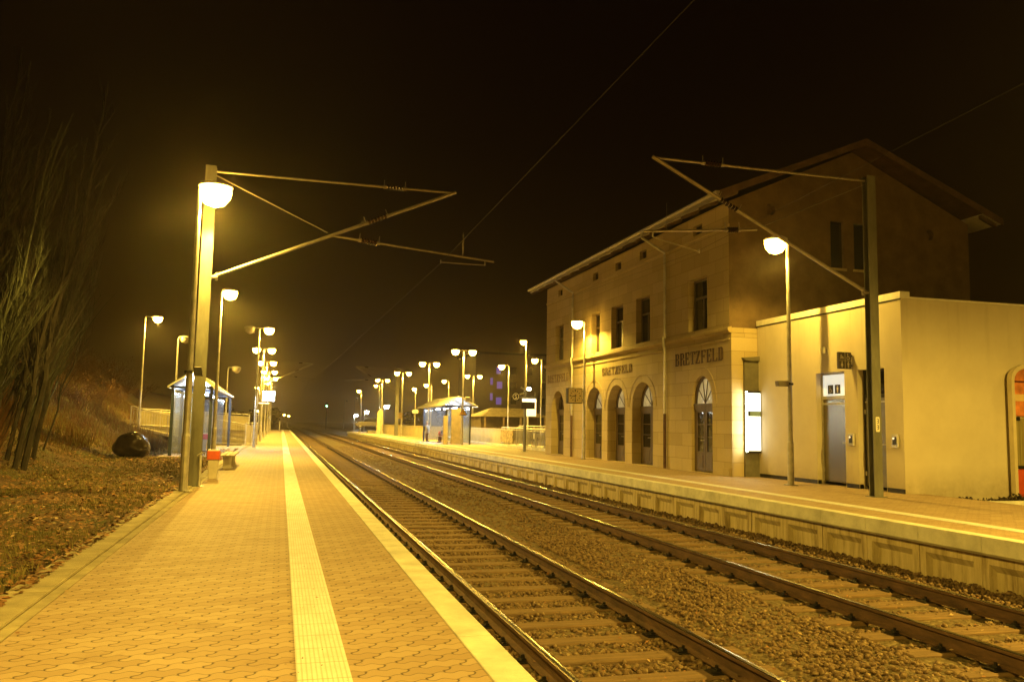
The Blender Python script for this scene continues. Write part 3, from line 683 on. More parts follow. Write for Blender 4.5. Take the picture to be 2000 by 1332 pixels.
# arched doors
fan_m = mat('glowing_fanlight_glass', (.40, .38, .28), .10, 0, .5, 2.2, .3, dist=.02)
_b = fan_m.node_tree.nodes['Principled BSDF']; _b.inputs['Emission Color'].default_value = (1, .74, .30, 1); _b.inputs['Emission Strength'].default_value = .30  # pale glass and warm emission stand in for lamp reflections and interior glow
for i, (yc, w, dp) in enumerate(arches):
    x = BX+dp; r = w/2-.0; mb = MB(); zs, zt = 2.02, 2.86
    fr = mb; t_ = .07
    fr.box(x-.06, x+.02, yc-r, yc-r+t_, .03, zs); fr.box(x-.06, x+.02, yc+r-t_, yc+r, .03, zs)
    fr.box(x-.075, x+.02, yc-r, yc+r, 1.86, 2.04); fr.box(x-.10, x-.076, yc-r, yc+r, 1.99, 2.03)
    n = 14
    for k in range(n):
        t0, t1 = pi*k/n, pi*(k+1)/n
        q = [(yc+(r-t_)*cos(t0), zs+(zt-zs-t_)*sin(t0)), (yc+r*cos(t0), zs+(zt-zs)*sin(t0)), (yc+r*cos(t1), zs+(zt-zs)*sin(t1)), (yc+(r-t_)*cos(t1), zs+(zt-zs-t_)*sin(t1))]
        fr.add([(x-.06, a, b) for a, b in q]+[(x+.02, a, b) for a, b in q], [(0, 1, 2, 3), (3, 7, 4, 0)])
    for a in (pi*.22, pi*.41, pi*.59, pi*.78):                 # fanlight bars
        fr.tube([(x-.035, yc, zs+.03), (x-.035, yc+(r-.04)*cos(a), zs+(zt-zs-.04)*sin(a))], .016, 5)
    d_ = fr.build('door', wood, station)
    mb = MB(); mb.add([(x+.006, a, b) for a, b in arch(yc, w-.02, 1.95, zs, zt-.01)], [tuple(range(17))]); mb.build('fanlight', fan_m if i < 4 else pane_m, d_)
    for s in (-1, 1):
        mb = MB(); a, b = sorted((yc+s*.012, yc+s*(r-t_-.005))); g0 = .62
        mb.box(x-.045, x+.005, a, a+.085, .05, 1.86); mb.box(x-.045, x+.005, b-.085, b, .05, 1.86)
        mb.box(x-.045, x+.005, a+.085, b-.085, .05, .62); mb.box(x-.045, x+.005, a+.085, b-.085, 1.78, 1.86)
        mb.box(x-.06, x-.046, a+.13, b-.13, .14, .52)
        for zz in (1.05, 1.42): mb.box(x-.035, x+.0, a+.085, b-.085, zz-.012, zz+.012)
        lf = mb.build('door_leaf', wood, station)
        mb = MB(); mb.box(x-.018, x-.010, a+.08, b-.08, .60, 1.80); mb.build('pane', pane_m, lf)
        if s == 1: mb = MB(); mb.tube([(x-.05, a+.04, .95), (x-.11, a+.04, .95), (x-.11, a+.15, .95)], .011, 6); mb.build('handle', galv, lf)
# upper windows
for yc, w in wins:
    x = BX+.28; mb = MB(); a, b = yc-w/2, yc+w/2
    for q in ((a, a+.06, 4.24, 5.84), (b-.06, b, 4.24, 5.84), (a+.06, b-.06, 4.24, 4.31), (a+.06, b-.06, 5.77, 5.84), (a+.06, b-.06, 5.22, 5.29), (yc-.03, yc+.03, 4.31, 5.22)): mb.box(x-.07, x, *q)
    fr = mb.build('window_frame', wood, station)
    mb = MB(); mb.box(x-.03, x-.022, a+.05, b-.05, 4.29, 5.79); mb.build('pane', pane_m, fr)
for yc in (22.64, 26.62, 28.87, 31.22, 35.66):
    x = BX+.16; mb = MB(); mb.box(x-.04, x, yc-.29, yc-.25, 7.17, 7.47); mb.box(x-.04, x, yc+.25, yc+.29, 7.17, 7.47); mb.box(x-.04, x, yc-.02, yc+.02, 7.17, 7.47); fr = mb.build('attic_window', wood, station)
    mb = MB(); mb.box(x-.02, x-.012, yc-.26, yc+.26, 7.17, 7.47); mb.build('pane', pane_m, fr)
for a, b in ((15.35, 15.80), (16.15, 16.60)):
    mb = MB(); mb.box(a, b, BY0+.10, BY0+.13, 6.05, 7.45); fr = mb.build('gable_window', pane_m, station)
    mb = MB(); mb.box(a-.05, b+.05, BY0-.06, BY0-.002, 5.98, 6.045); mb.build('sill', ashlar_m, fr)
# roof
ov, EX0, EX1, EY0, EY1 = .62, 11.34, 20.96, 20.14, 38.22
def rz(x): return RIDGE_Z+.12 - abs(x-RIDGE_X)*(RIDGE_Z-7.56)/(RIDGE_X-11.34)
th = .13
for a, b in ((EX0, RIDGE_X), (RIDGE_X, EX1)):
    pass
mb = MB()
pr = [(EX0, rz(EX0)), (RIDGE_X, rz(RIDGE_X)), (EX1, rz(EX1)), (EX1, rz(EX1)+th), (RIDGE_X, rz(RIDGE_X)+th+.02), (EX0, rz(EX0)+th)]
mb.prism([pr[0], pr[1], pr[4], pr[5]], 1, EY0, EY1); mb.prism([pr[1], pr[2], pr[3], pr[4]], 1, EY0, EY1)
rf = mb.build('roof', roof_m, station)
mb = MB()                                                     # boarded soffit, barge boards
def slab(x0, x1, y0, y1, dz0, dz1, m=0): mb.prism([(x0, rz(x0)+dz0), (x1, rz(x1)+dz0), (x1, rz(x1)+dz1), (x0, rz(x0)+dz1)], 1, y0, y1, m)
slab(EX0+.02, BX-.01, EY0+.02, EY1-.02, -.035, -.004); slab(BX1+.01, EX1-.02, EY0+.02, EY1-.02, -.035, -.004)
mb.build('eaves_soffit', white_paint, rf)
for y in [EY0+.12+i*1.13 for i in range(17)]:
    for a_, b_ in ((EX0+.10, BX), (BX1, EX1-.10)):
        mb = MB(); slab(a_, b_, y, y+.11, -.14, -.036); mb.build('rafter_end', mat('brown_rafter', (.13, .085, .05), .8, 0, .3, 4, .2), rf)
for (a, b) in ((EX0, RIDGE_X), (RIDGE_X, EX1)):
  for y_, z_ in ((EY0-.03, EY0-.003), (EY1+.003, EY1+.03)):
    mb = MB(); mb.prism([(a, rz(a)-.06), (b, rz(b)-.06), (b, rz(b)+th+.01), (a, rz(a)+th+.01)], 1, y_, z_)
    mb.build('barge_board', mat('brown_board', (.12, .07, .045), .8, 0, .3, 3, .2), rf)
mb = MB(); n = 8
gp = [(EX0-.065+.07*cos(pi+pi*k/n), rz(EX0)+.10+.075*sin(pi+pi*k/n)) for k in range(n+1)] + [(EX0-.0-.005, rz(EX0)+.115), (EX0-.13, rz(EX0)+.115)]
mb.prism(gp, 1, EY0-.05, EY1+.05); mb.prism([(EX0-.002, rz(EX0)-.05), (EX0+.03, rz(EX0)-.05), (EX0+.03, rz(EX0)+.10), (EX0-.002, rz(EX0)+.10)], 1, EY0+.0, EY1-.0); mb.build('gutter', mat('zinc_gutter', (.48, .45, .40), .45, .5, .15, 4, .05), station)
for y, hl in ((33.70, 1), (24.72, 1)):
    mb = MB(); mb.tube([(EX0-.06, y+.42, rz(EX0)+.04), (EX0-.06, y+.42, rz(EX0)-.12), (BX-.09, y, 7.02), (BX-.09, y, 6.92), (BX-.09, y, 4.2)], .045, 8)
    mb.tube([(BX-.14, y, 4.22), (BX-.14, y, 4.0), (BX-.09, y, 3.8), (BX-.09, y, 1.7)], .045, 8); mb.tube([(BX-.09, y, 1.75), (BX-.09, y, .02)], .052, 8, 1)
    mb.build('downpipe', [galv, rust], station)
# chimney
mb = MB(); mb.box(16.6, 17.2, 28.2, 29.0, 9.2, 10.3); mb.box(16.55, 17.25, 28.15, 29.05, 10.3, 10.4); mb.build('chimney', roof_m, rf)

# slab serif lettering
def letter(ch, mb, M, th=.012):
    """unit letter: width .62, height 1, strokes .16"""
    S, H = .17, .085
    B = []; P = []
    if ch == 'B': B = [(0, S+.06, 0, H), (0, S+.06, 1-H, 1), (.04, .04+S, 0, 1), (.2, .48, 0, H), (.2, .48, 1-H, 1), (.2, .46, .47, .55), (.43, .43+S*.9, .09, .44), (.41, .41+S*.9, .58, .91)]
    if ch == 'R': B = [(0, S+.08, 0, H), (0, S+.04, 1-H, 1), (.04, .04+S, 0, 1), (.2, .46, 1-H, 1), (.2, .46, .47, .55), (.41, .41+S*.9, .58, .91), (.43, .43+S, .08, .44), (.50, .68, 0, H)]
    if ch == 'E': B = [(0, S+.04, 0, H), (0, S+.04, 1-H, 1), (.04, .04+S, 0, 1), (.2, .60, 0, H), (.2, .60, 1-H, 1), (.2, .45, .46, .54), (.53, .60, 0, .24), (.53, .60, .76, 1), (.39, .45, .38, .62)]
    if ch == 'F': B = [(0, S+.10, 0, H), (0, S+.04, 1-H, 1), (.04, .04+S, 0, 1), (.2, .60, 1-H, 1), (.2, .45, .46, .54), (.53, .60, .76, 1), (.39, .45, .38, .62)]
    if ch == 'L': B = [(0, S+.04, 0, H), (0, S+.08, 1-H, 1), (.04, .04+S, 0, 1), (.2, .60, 0, H), (.53, .60, 0, .24)]
    if ch == 'T': B = [(0, .62, 1-H, 1), (0, .07, .76, 1), (.55, .62, .76, 1), (.225, .395, 0, 1), (.14, .48, 0, H)]
    if ch == 'D': B = [(0, S+.04, 0, H), (0, S+.04, 1-H, 1), (.04, .04+S, 0, 1), (.2, .48, 0, H), (.2, .48, 1-H, 1), (.43, .43+S, .08, .92)]
    if ch == 'Z': B = [(0, .60, 1-H, 1), (0, .60, 0, H), (0, .07, .76, 1), (.53, .60, 0, .24)]; P = [[(.0, .06), (.20, .06), (.60, .94), (.40, .94)]]
    for i, (a, b, c, d) in enumerate(B): mb.box(a, b, c, d, 0, th+.0007*i, 0, M)
    for q in P:
        n = len(q); mb.add([M @ Vector((a, b, 0)) for a, b in q]+[M @ Vector((a, b, th+.009)) for a, b in q], [(4, 5, 6, 7), (0, 1, 5, 4), (1, 2, 6, 5), (2, 3, 7, 6), (3, 0, 4, 7)])
for (ya, yb, z0, hgt, m_) in ((24.15, 21.10, 3.235, .385, letter_m), (30.45, 27.52, 3.26, .30, letter_faded), (37.38, 34.34, 3.26, .36, letter_faded)):
    mb = MB(); p = (ya-yb)/9
    for i, ch in enumerate('BRETZFELD'):
        y = ya - i*p - .03; sw = p*.80/.62
        M = Matrix(((0, 0, -1, BX-.001), (-sw, 0, 0, y), (0, hgt, 0, z0), (0, 0, 0, 1)))
        letter(ch, mb, M)
    tag(mb.build('lettering', m_, station), 'painted lettering reading BRETZFELD')

# ================================================================== ANNEX
AX, AY0, AY1, AZ = 12.8, 15.02, 20.66, 4.18
annex = thing('station_annex', 'low flat roofed annex with yellow lit plaster walls and two restroom doors', 'annex', (0, 0, 0))
d1 = (16.94, 18.03, .06, 2.71); d2 = (15.58, 16.48, .06, 2.71)
mb = MB(); polys = [[Vector((0, a, b)) for a, b in rect(AY0, AY1, .10, AZ)]] 
hs = [rect(*d1), rect(*d2)]
outer = [(AY0, .10), (d2[0], .10), (d2[0], 2.71), (d2[1], 2.71), (d2[1], .10), (d1[0], .10), (d1[0], 2.71), (d1[1], 2.71), (d1[1], .10), (AY1, .10), (AY1, AZ), (AY0, AZ)]
vv = [Vector((0, a, b)) for a, b in outer]; tris = tessellate_polygon([vv])
mb.add([(AX, v.y, v.z) for v in vv], [tuple(t) for t in tris])
for (a, b, c, d) in (d1, d2):
    mb.add([(AX, a, .0), (AX, a, d), (AX, b, d), (AX, b, .0), (AX+.22, a, .0), (AX+.22, a, d), (AX+.22, b, d), (AX+.22, b, .0)], [(0, 1, 5, 4), (1, 2, 6, 5), (2, 3, 7, 6)])
mb.add([(AX, AY0, -.6), (23.5, AY0, -.6), (23.5, AY0, AZ), (AX, AY0, AZ)], [(0, 1, 2, 3)])
mb.add([(AX, AY1, -.2), (AX+1.5, AY1, -.2), (AX+1.5, AY1, AZ), (AX, AY1, AZ)], [(0, 1, 2, 3)])
mb.add([(23.5, AY0, -.6), (23.5, AY1, -.6), (23.5, AY1, AZ), (23.5, AY0, AZ)], [(0, 1, 2, 3)])
mb.build('wall', plaster, annex, fixn=False)
for a_, b_ in ((AY0+.05, d2[0]), (d2[1], d1[0]), (d1[1], AY1-.01)):
    mb = MB(); mb.box(AX+.012, AX+.12, a_, b_, -.2, .10); mb.build('plinth', dark_metal, annex)
mb = MB(); mb.add([(AX, AY0, AZ), (23.5, AY0, AZ), (23.5, AY1, AZ), (AX, AY1, AZ)], [(0, 1, 2, 3)]); mb.build('roof', mat('roofing_felt', (.05, .045, .04), .95, 0, .2, 2, .2), annex)
mb = MB(); mb.box(AX-.03, AX+.22, AY0-.03, AY1+.01, AZ+.001, AZ+.15); mb.box(AX-.015, AX, AY0-.015, AY1, AZ-.03, AZ+.001, 1); mb.box(AX+.22, 23.5, AY0-.012, AY0+.22, AZ+.001, AZ+.045); mb.build('roof_edge', [white_paint, dark_metal], annex)
def picto(mb, kind, M):
    def c(x, y, r, n=10): mb.add([M @ Vector((x+r*cos(2*pi*k/n), y+r*sin(2*pi*k/n), 0)) for k in range(n)], [tuple(range(n))])
    def q(pts): mb.add([M @ Vector((a, b, 0)) for a, b in pts], [tuple(range(len(pts)))])
    if kind == 'man': c(.5, .86, .09); q([(.34, .74), (.66, .74), (.66, .42), (.34, .42)]); q([(.38, .42), (.49, .42), (.48, .06), (.40, .06)]); q([(.51, .42), (.62, .42), (.60, .06), (.52, .06)])
    if kind == 'woman': c(.5, .86, .09); q([(.42, .74), (.58, .74), (.72, .32), (.28, .32)]); q([(.40, .32), (.48, .32), (.48, .06), (.41, .06)]); q([(.52, .32), (.60, .32), (.59, .06), (.52, .06)])
    if kind == 'wheel':
        c(.40, .86, .08); q([(.36, .76), (.46, .76), (.48, .46), (.38, .46)]); q([(.38, .54), (.66, .54), (.66, .46), (.38, .46)]); q([(.60, .50), (.68, .50), (.80, .18), (.72, .18)])
        for k in range(12):
            a, b = 2*pi*k/16+2.2, 2*pi*(k+1)/16+2.2; q([(.46+.26*cos(a), .32+.24*sin(a)), (.46+.26*cos(b), .32+.24*sin(b)), (.46+.19*cos(b), .32+.17*sin(b)), (.46+.19*cos(a), .32+.17*sin(a))])
    if kind == 'baby': c(.35, .72, .09); q([(.20, .60), (.70, .52), (.78, .40), (.22, .42)]); q([(.12, .30), (.88, .30), (.88, .22), (.12, .22)])
glow = emit('lit_transom', (.80, .84, .76), .72)
sign_dark = mat('dark_sign_face', (.035, .025, .022), .4, 0, .1, 5, 0)
for i, (a, b, c, d) in enumerate((d1, d2)):
    X_ = AX+.19
    mb = MB(); mb.box(X_-.03, X_+.02, a+.0, a+.045, .06, d); mb.box(X_-.03, X_+.02, b-.045, b, .06, d); mb.box(X_-.03, X_+.02, a+.045, b-.045, 2.07, 2.15); mb.box(X_-.03, X_+.02, a+.045, b-.045, d-.045, d)
    fr = mb.build('door_frame', dark_metal if i else galv, annex)
    mb = MB(); mb.box(X_-.02, X_+.01, a+.05, b-.05, .075, 2.065); lf = bevel(mb.build('door', stainless if i == 0 else mat('dim_door', (.20, .185, .15), .4, .6, .15, 3, .05), annex), .006, 1)
    mb = MB(); mb.tube([(X_-.02, a+.13, 1.02), (X_-.08, a+.13, 1.02), (X_-.08, a+.25, 1.02)], .012, 6); mb.build('handle', galv, lf)
    mb = MB()
    for zz in (.35, 1.75): mb.box(X_-.05, X_-.022, b-.075, b-.04, zz-.05, zz+.05)
    mb.build('hinge', galv, lf)
    mb = MB(); mb.box(X_-.035, X_-.001, a+.05, b-.05, 1.93, 1.98) if i == 0 else mb.box(X_-.035, X_-.001, a+.05, b-.05, 1.96, 1.99); mb.build('closer_rail', galv, lf)
    mb = MB(); mb.box(X_-.012, X_-.004, a+.045, b-.045, 2.15, d-.045); mb.build('transom', glow if i == 0 else pane_m, annex)
    if i == 0:
        mb = MB()
        for yc in (17.70, 17.43): mb.box(X_-.018, X_-.0125, yc-.105, yc+.105, 2.20, 2.42)
        sg = tag(mb.build('restroom_plate', sign_dark, annex), 'two dark plates with a wheelchair and a standing man on the lit transom')
        mb = MB()
        for yc, k in ((17.70, 'wheel'), (17.43, 'man')):
            picto(mb, k, Matrix(((0, 0, -1, X_-.0195), (-.19, 0, 0, yc+.095), (0, .19, 0, 2.215), (0, 0, 0, 1))))
        mb.build('pictogram', paint_white, sg, fixn=False)
for y in (16.70, 15.26):
    mb = MB(); mb.box(AX-.045, AX-.001, y-.10, y+.10, .96, 1.25); bx = bevel(mb.build('coin_box', galv, annex), .01, 2)
    mb = MB(); mb.box(AX-.052, AX-.0455, y-.055, y+.055, 1.03, 1.20); mb.build('box_panel', black, bx)
    mb = MB(); mb.tube([(AX-.053, y+.02, 1.165), (AX-.062, y+.02, 1.165)], .022, 10); mb.build('button', emit('button_light', (1., .8, .5), 1.4), bx)
mb = MB(); mb.tube([(AX, 17.57, 3.28), (AX-.09, 17.57, 3.26)], .02, 6); mb.tube([(AX-.09, 17.57, 3.33), (AX-.09, 17.57, 3.18)], .045, 8); mb.build('wall_lamp', galv, annex)
# hanging restroom sign
rs = thing('restroom_sign', 'square dark sign with four white restroom pictograms sticking out from the annex wall', 'sign', (0, 0, 0))
mb = MB(); mb.box(12.42, 12.76, 16.62, 16.69, 2.74, 3.13); mb.build('sign_box', sign_dark, rs)
mb = MB(); mb.box(12.76, 12.80, 16.635, 16.675, 2.80, 2.84); mb.box(12.76, 12.80, 16.635, 16.675, 3.03, 3.07); mb.build('bracket', dark_metal, rs)
mb = MB()
for (x, z, k) in ((12.43, 2.94, 'baby'), (12.60, 2.94, 'wheel'), (12.43, 2.755, 'woman'), (12.60, 2.755, 'man')):
    picto(mb, k, Matrix(((.15, 0, 0, x), (0, 0, -1, 16.616), (0, .17, 0, z), (0, 0, 0, 1))))
mb.box(12.585, 12.592, 16.614, 16.6195, 2.75, 3.12); mb.box(12.43, 12.584, 16.614, 16.6195, 2.930, 2.936); mb.box(12.593, 12.75, 16.614, 16.6195, 2.930, 2.936)
mb.build('pictogram', mat('dull_white', (.42, .38, .30), .6, 0, .1, 5, 0), rs, fixn=False)
# link wall with the lit showcase
mb = MB(); mb.box(12.0, 13.2, 20.70, 20.796, -.1, 3.975); mb.build('side_wall', ashlar_m, station)
mb = MB(); mb.box(12.36, 12.95, 20.62, 20.698, -.1, 3.20); mb.prism([(12.30, 3.28), (12.95, 3.34), (12.95, 3.20), (12.36, 3.20)], 1, 20.55, 20.698); tag(mb.build('link_wall', mat('green_grey_panel', (.13, .12, .08), .6, 0, .2, 4, .1)), 'narrow dark link wall between the station corner and the annex', 'wall')
sh = thing('showcase', 'brightly lit white poster showcase in the gap beside the annex', 'showcase', (0, 0, 0))
mb = MB(); mb.box(12.37, 12.78, 20.50, 20.60, .66, 2.36); mb.build('case', dark_metal, sh)
lit = emit('lit_poster', (.93, 1.0, .86), 1.9); side_glow = emit('side_glow', (.95, 1.0, .72), 40.)
mb = MB(); mb.box(12.385, 12.765, 20.485, 20.498, .72, 1.66); mb.box(12.385, 12.765, 20.485, 20.498, 1.80, 2.30); mb.add([(12.366, 20.50, .69), (12.366, 20.59, .69), (12.366, 20.59, 2.34), (12.366, 20.50, 2.34)], [(0, 1, 2, 3)], 1); mb.build('lit_panel', [lit, side_glow], sh)  # glowing side face added to throw light on the station's side wall
mb = MB(); mb.box(12.44, 12.765, 20.485, 20.497, 1.665, 1.795); mb.build('poster_band', mat('pale_blue_band', (.22, .34, .42), .6, 0, .1, 5, 0), sh)

# ================================================================== PLATFORM FURNITURE, RIGHT
# clock on the second lamp post
ck = thing('platform_clock', 'square station clock showing half past eight, hung on a lamp post before the arches', 'clock', (0, 0, 0))
mb = MB(); mb.box(10.85, 11.46, 31.16, 31.44, 2.19, 2.80); bevel(mb.build('case', dark_metal, ck), .02, 2)
mb = MB(); mb.box(10.88, 11.43, 31.150, 31.158, 2.22, 2.77); face = mb.build('clock_face', mat('clock_face', (.72, .62, .42), .5, 0, .06, 4, 0), ck)
mb = MB(); cx, cz = 11.155, 2.495
for k in range(12):
    a = 2*pi*k/12; L = .22 if k % 3 else .24; w = .013 if k % 3 else .020; l0 = .165
    d = Vector((sin(a), 0, cos(a))); nrm = Vector((cos(a), 0, -sin(a))); c = Vector((cx, 31.146, cz))
    mb.add([c+d*l0-nrm*w, c+d*l0+nrm*w, c+d*L+nrm*w, c+d*L-nrm*w], [(0, 1, 2, 3)])
mb.build('hour_marks', black, face, fixn=False)
def hand(ang, L, w, y):
    mb = MB(); d = Vector((sin(ang), 0, cos(ang))); n = Vector((cos(ang), 0, -sin(ang))); c = Vector((cx, y, cz))
    mb.add([c-d*.05-n*w, c-d*.05+n*w, c+d*L+n*w*.7, c+d*L-n*w*.7], [(0, 1, 2, 3)]); return mb.build('clock_hand', black, face, fixn=False)
hand(radians(255), .165, .018, 31.143); hand(radians(180), .235, .013, 31.140)
mb = MB(); mb.box(11.46, 11.53, 31.27, 31.33, 2.30, 2.34); mb.box(11.46, 11.53, 31.27, 31.33, 2.66, 2.70); mb.build('bracket', dark_metal, ck)

# pole with round S sign, display and cameras
sp = thing('display_pole', 'grey pole carrying a dark departure display with a light strip and two cameras', 'display pole', (11.63, 39.8, 0))
mb = MB(); mb.tube([(0, 0, 0), (0, 0, 3.0)], .075, 12); mb.box(-.13, .13, -.13, .13, 0, .02); mb.build('pole', steel_paint, sp)
mb = MB(); mb.box(-.30, .52, -.16, .16, 2.62, 2.72); hd = mb.build('display_hood', steel_paint, sp)
mb = MB(); mb.box(-.20, .50, -.21, -.165, 2.45, 2.60); mb.build('light_strip', emit('warm_strip', (1., .82, .42), 3.2), sp)
mb = MB(); mb.box(-.22, .46, -.15, -.08, 2.10, 2.44); mb.build('display_screen', mat('dark_screen', (.02, .017, .014), .25, 0, .1, 6, 0), sp)
for (a, c, d) in ((-.18, 2.86, (-.32, -.1, 2.80)), (-.05, 3.0, (-.28, -.16, 3.14))):
    mb = MB(); mb.tube([(0, 0, c), (a, -.08, c+.0)], .015, 6); mb.tube([(a+.06, -.10, c+.02), d], .045, 8); mb.build('camera', galv, sp)
mb = MB(); mb.tube([(.30, 0, 2.72), (.50, 0, 2.72), (.50, 0, 2.95)], .02, 6); mb.build('rail_bracket', galv, sp)
fl = thing('floodlight', 'small bright floodlight on top of the display pole', 'floodlight', (11.63, 39.8, 0))
mb = MB(); mb.box(.05, .26, -.08, .06, 3.02, 3.16); mb.build('lamp_head', galv, fl)
mb = MB(); mb.box(.065, .245, -.092, -.081, 3.03, 3.15); mb.build('lens', emit('flood_lens', (1., .85, .45), 120), fl)
mb = MB(); mb.tube([(.03, 0, 2.99), (.14, 0, 3.03)], .02, 6); mb.build('bracket', galv, fl)
ss = thing('round_letter_sign', 'square dark sign with a white ring and letter S beside the display pole', 'sign', (0, 0, 0))
mb = MB(); mb.box(10.94, 11.30, 39.72, 39.76, 2.52, 2.88); mb.box(11.30, 11.57, 39.73, 39.75, 2.66, 2.74); mb.build('sign_plate', sign_dark, ss)
mb = MB(); c0 = Vector((11.12, 39.708, 2.70))
def ringseg(mb, c, r0, r1, a0, a1, n, y=0):
    for k in range(n):
        a, b = a0+(a1-a0)*k/n, a0+(a1-a0)*(k+1)/n
        mb.add([c+Vector((r0*cos(a), y, r0*sin(a))), c+Vector((r1*cos(a), y, r1*sin(a))), c+Vector((r1*cos(b), y, r1*sin(b))), c+Vector((r0*cos(b), y, r0*sin(b)))], [(0, 1, 2, 3)])
ringseg(mb, c0, .135, .165, 0, 2*pi, 24)
ringseg(mb, c0+Vector((0, 0, .042)), .028, .060, radians(20), radians(250), 12); ringseg(mb, c0+Vector((0, 0, -.046)), .028, .060, radians(-160), radians(80), 12)
mb.build('letter', mat('sign_white', (.85, .84, .78), .5, 0, .05, 6, 0), ss, fixn=False)

tri = thing('warning_sign', 'yellow triangular warning sign on the double lamp post beside the shelter', 'sign', (0, 0, 0))
mb = MB(); mb.prism([(10.68, 1.84), (11.18, 1.84), (10.93, 2.30)], 1, 51.12, 51.14); mb.build('sign_plate', black, tri)
mb = MB(); mb.prism([(10.73, 1.868), (11.13, 1.868), (10.93, 2.24)], 1, 51.112, 51.118); mb.build('sign_face', mat('yellow_face', (.72, .40, .03), .5, 0, .06, 5, 0), tri)
mb = MB(); mb.prism([(10.95, 2.15), (10.90, 2.02), (10.94, 2.02), (10.91, 1.90), (10.97, 2.05), (10.93, 2.05)], 1, 51.106, 51.110); mb.build('flash_symbol', black, tri)
lsp = thing('loudspeaker', 'box loudspeaker on the double lamp post above the yellow triangle', 'loudspeaker', (0, 0, 0))
mb = MB(); mb.box(11.03, 11.33, 51.0, 51.25, 2.68, 2.98); bevel(mb.build('housing', galv, lsp), .04, 2); mb = MB(); mb.tube([(10.92, 51.2, 2.9), (11.1, 51.2, 2.9)], .015, 6); mb.tube([(11.33, 51.1, 2.82), (11.45, 51.1, 2.84)], .012, 6); mb.build('bracket', galv, lsp)
for (x, y, z, s, lb) in ((11.68, 17.62, 2.41, -1, 'small box loudspeaker on the lamp post before the annex'), (-1.55, 16.26, 2.17, 1, 'small dark box loudspeaker clamped to the nearest lamp post')):
    t = thing('loudspeaker', lb, 'loudspeaker', (x, y, z), 0, 'small loudspeakers on lamp posts')
    mb = MB(); mb.prism([(-.13 if s < 0 else -.02, -.07), (.02 if s < 0 else .14, -.08), (.02 if s < 0 else .11, .09), (-.15 if s < 0 else -.02, .09)] if s > 0 else [(-.26, -.07), (.02, -.07), (.02, .07), (-.28, .06)], 1, -.09, .05); bevel(mb.build('housing', mat('grey_box', (.22, .19, .13), .5, 0, .1, 5, 0) if s < 0 else dark_metal, t), .008, 1)
    mb = MB(); mb.tube([(0, 0, .02), (-s*.12, 0, .02)], .02, 6); mb.tube([(-s*.12, 0, .02), (-s*.12, .0, -.03)], .07, 10); mb.build('clamp', dark_metal, t)
fs = thing('framed_sign', 'small framed notice on the double lamp post past the shelter', 'sign', (0, 0, 0))
mb = MB(); mb.box(10.42, 10.84, 77.66, 77.70, 1.70, 2.22); mb.build('sign_plate', mat('dull_plate', (.45, .36, .2), .6, 0, .15, 3, 0), fs)
mb = MB(); mb.box(10.47, 10.79, 77.652, 77.658, 1.98, 2.17); mb.box(10.47, 10.79, 77.652, 77.658, 1.75, 1.93); mb.build('sign_field', mat('brown_plate', (.22, .15, .07), .6, 0, .2, 6, 0), fs)
cb = thing('street_sign', 'flat cross shaped sign bar on the street lamp pole left of the shelter', 'sign', (0, 0, 0))
mb = MB(); mb.box(14.35, 15.05, 94.86, 94.90, 2.42, 2.80); mb.build('sign_plate', galv, cb)

# glass shelters
def shelter(x0, x1, y0, y1, H, ridge, label, o_, bays, side):
    """roof ridge runs along the track; posts blue; lit inside"""
    t = thing('platform_shelter', label, 'shelter', (0, 0, 0), 0, 'glass platform shelters'); n = bays
    for i in range(n+1):
        y = y0+(y1-y0)*i/n
        for x in (x0, x1):
            if x == side and 0 < i < n: continue
            mb = MB(); mb.box(x-.055, x+.055, y-.055, y+.055, 0, H); mb.build('post', blue_paint, t)
    back = x0 if side == x1 else x1
    mb = MB()
    for i in range(n):
        a, b = y0+(y1-y0)*i/n+.06, y0+(y1-y0)*(i+1)/n-.06; mb.box(back-.006, back+.006, a, b, .12, H-.12)
    for y in (y0, y1): mb.box(x0+.06, x1-.06-(x1-x0)*.18 if side == x1 else x1-.06, y-.006, y+.006, .12, H-.12)
    mb.build('glass_panel', clear_m, t)
    mb = MB()
    for x in (x0, x1): mb.box(x-.05, x+.05, y0-.25, y1+.25, H, H+.10)
    for i in range(n+1):
        y = y0+(y1-y0)*i/n; mb.box(x0+.05, x1-.05, y-.04, y+.04, H, H+.08)
    mb.build('roof_beam', blue_paint, t)
    xm = (x0+x1)/2; zt = ridge; mb = MB(); ze = H+.02
    for s, xe in ((-1, x0-o_), (1, x1+o_)):
        mb.prism([(xe, ze), (xm, zt), (xm, zt+.025), (xe, ze+.025)], 1, y0-.45, y1+.45)
    roof = mb.build('roof', mat('ribbed_roof_glass', (.42, .45, .46), .25, 0, .15, 3, .1), t)
    mb = MB(); k = int((y1-y0)/.45)
    for i in range(k+1):
        y = y0-.4+(y1-y0+.8)*i/k
        for s, xe in ((-1, x0-o_), (1, x1+o_)): mb.tube([(xe, y, ze+.04), (xm, y, zt+.04)], .022, 5)
    mb.tube([(xm, y0-.45, zt+.05), (xm, y1+.45, zt+.05)], .04, 6)
    for xe in (x0-o_, x1+o_): mb.box(xe-.03, xe+.03, y0-.45, y1+.45, ze-.03, ze+.05)
    mb.build('roof_rib', galv, roof)
    for yy in (y0+(y1-y0)*.15, y0+(y1-y0)*.5, y0+(y1-y0)*.85):
        mb = MB(); mb.tube([(xm, yy-.6, H-.06), (xm, yy+.6, H-.06)], .03, 8); mb.build('light_tube', tube_light, t)
    return t
shR = shelter(10.15, 11.7, 52.6, 61.2, 2.38, 2.98, 'glass shelter on the right platform with two people waiting inside', .42, 3, 10.15)
mb = MB()
for i in range(5): mb.box(9.92, 10.15, 52.35, 52.42, 0, 1.78) if i == 0 else None
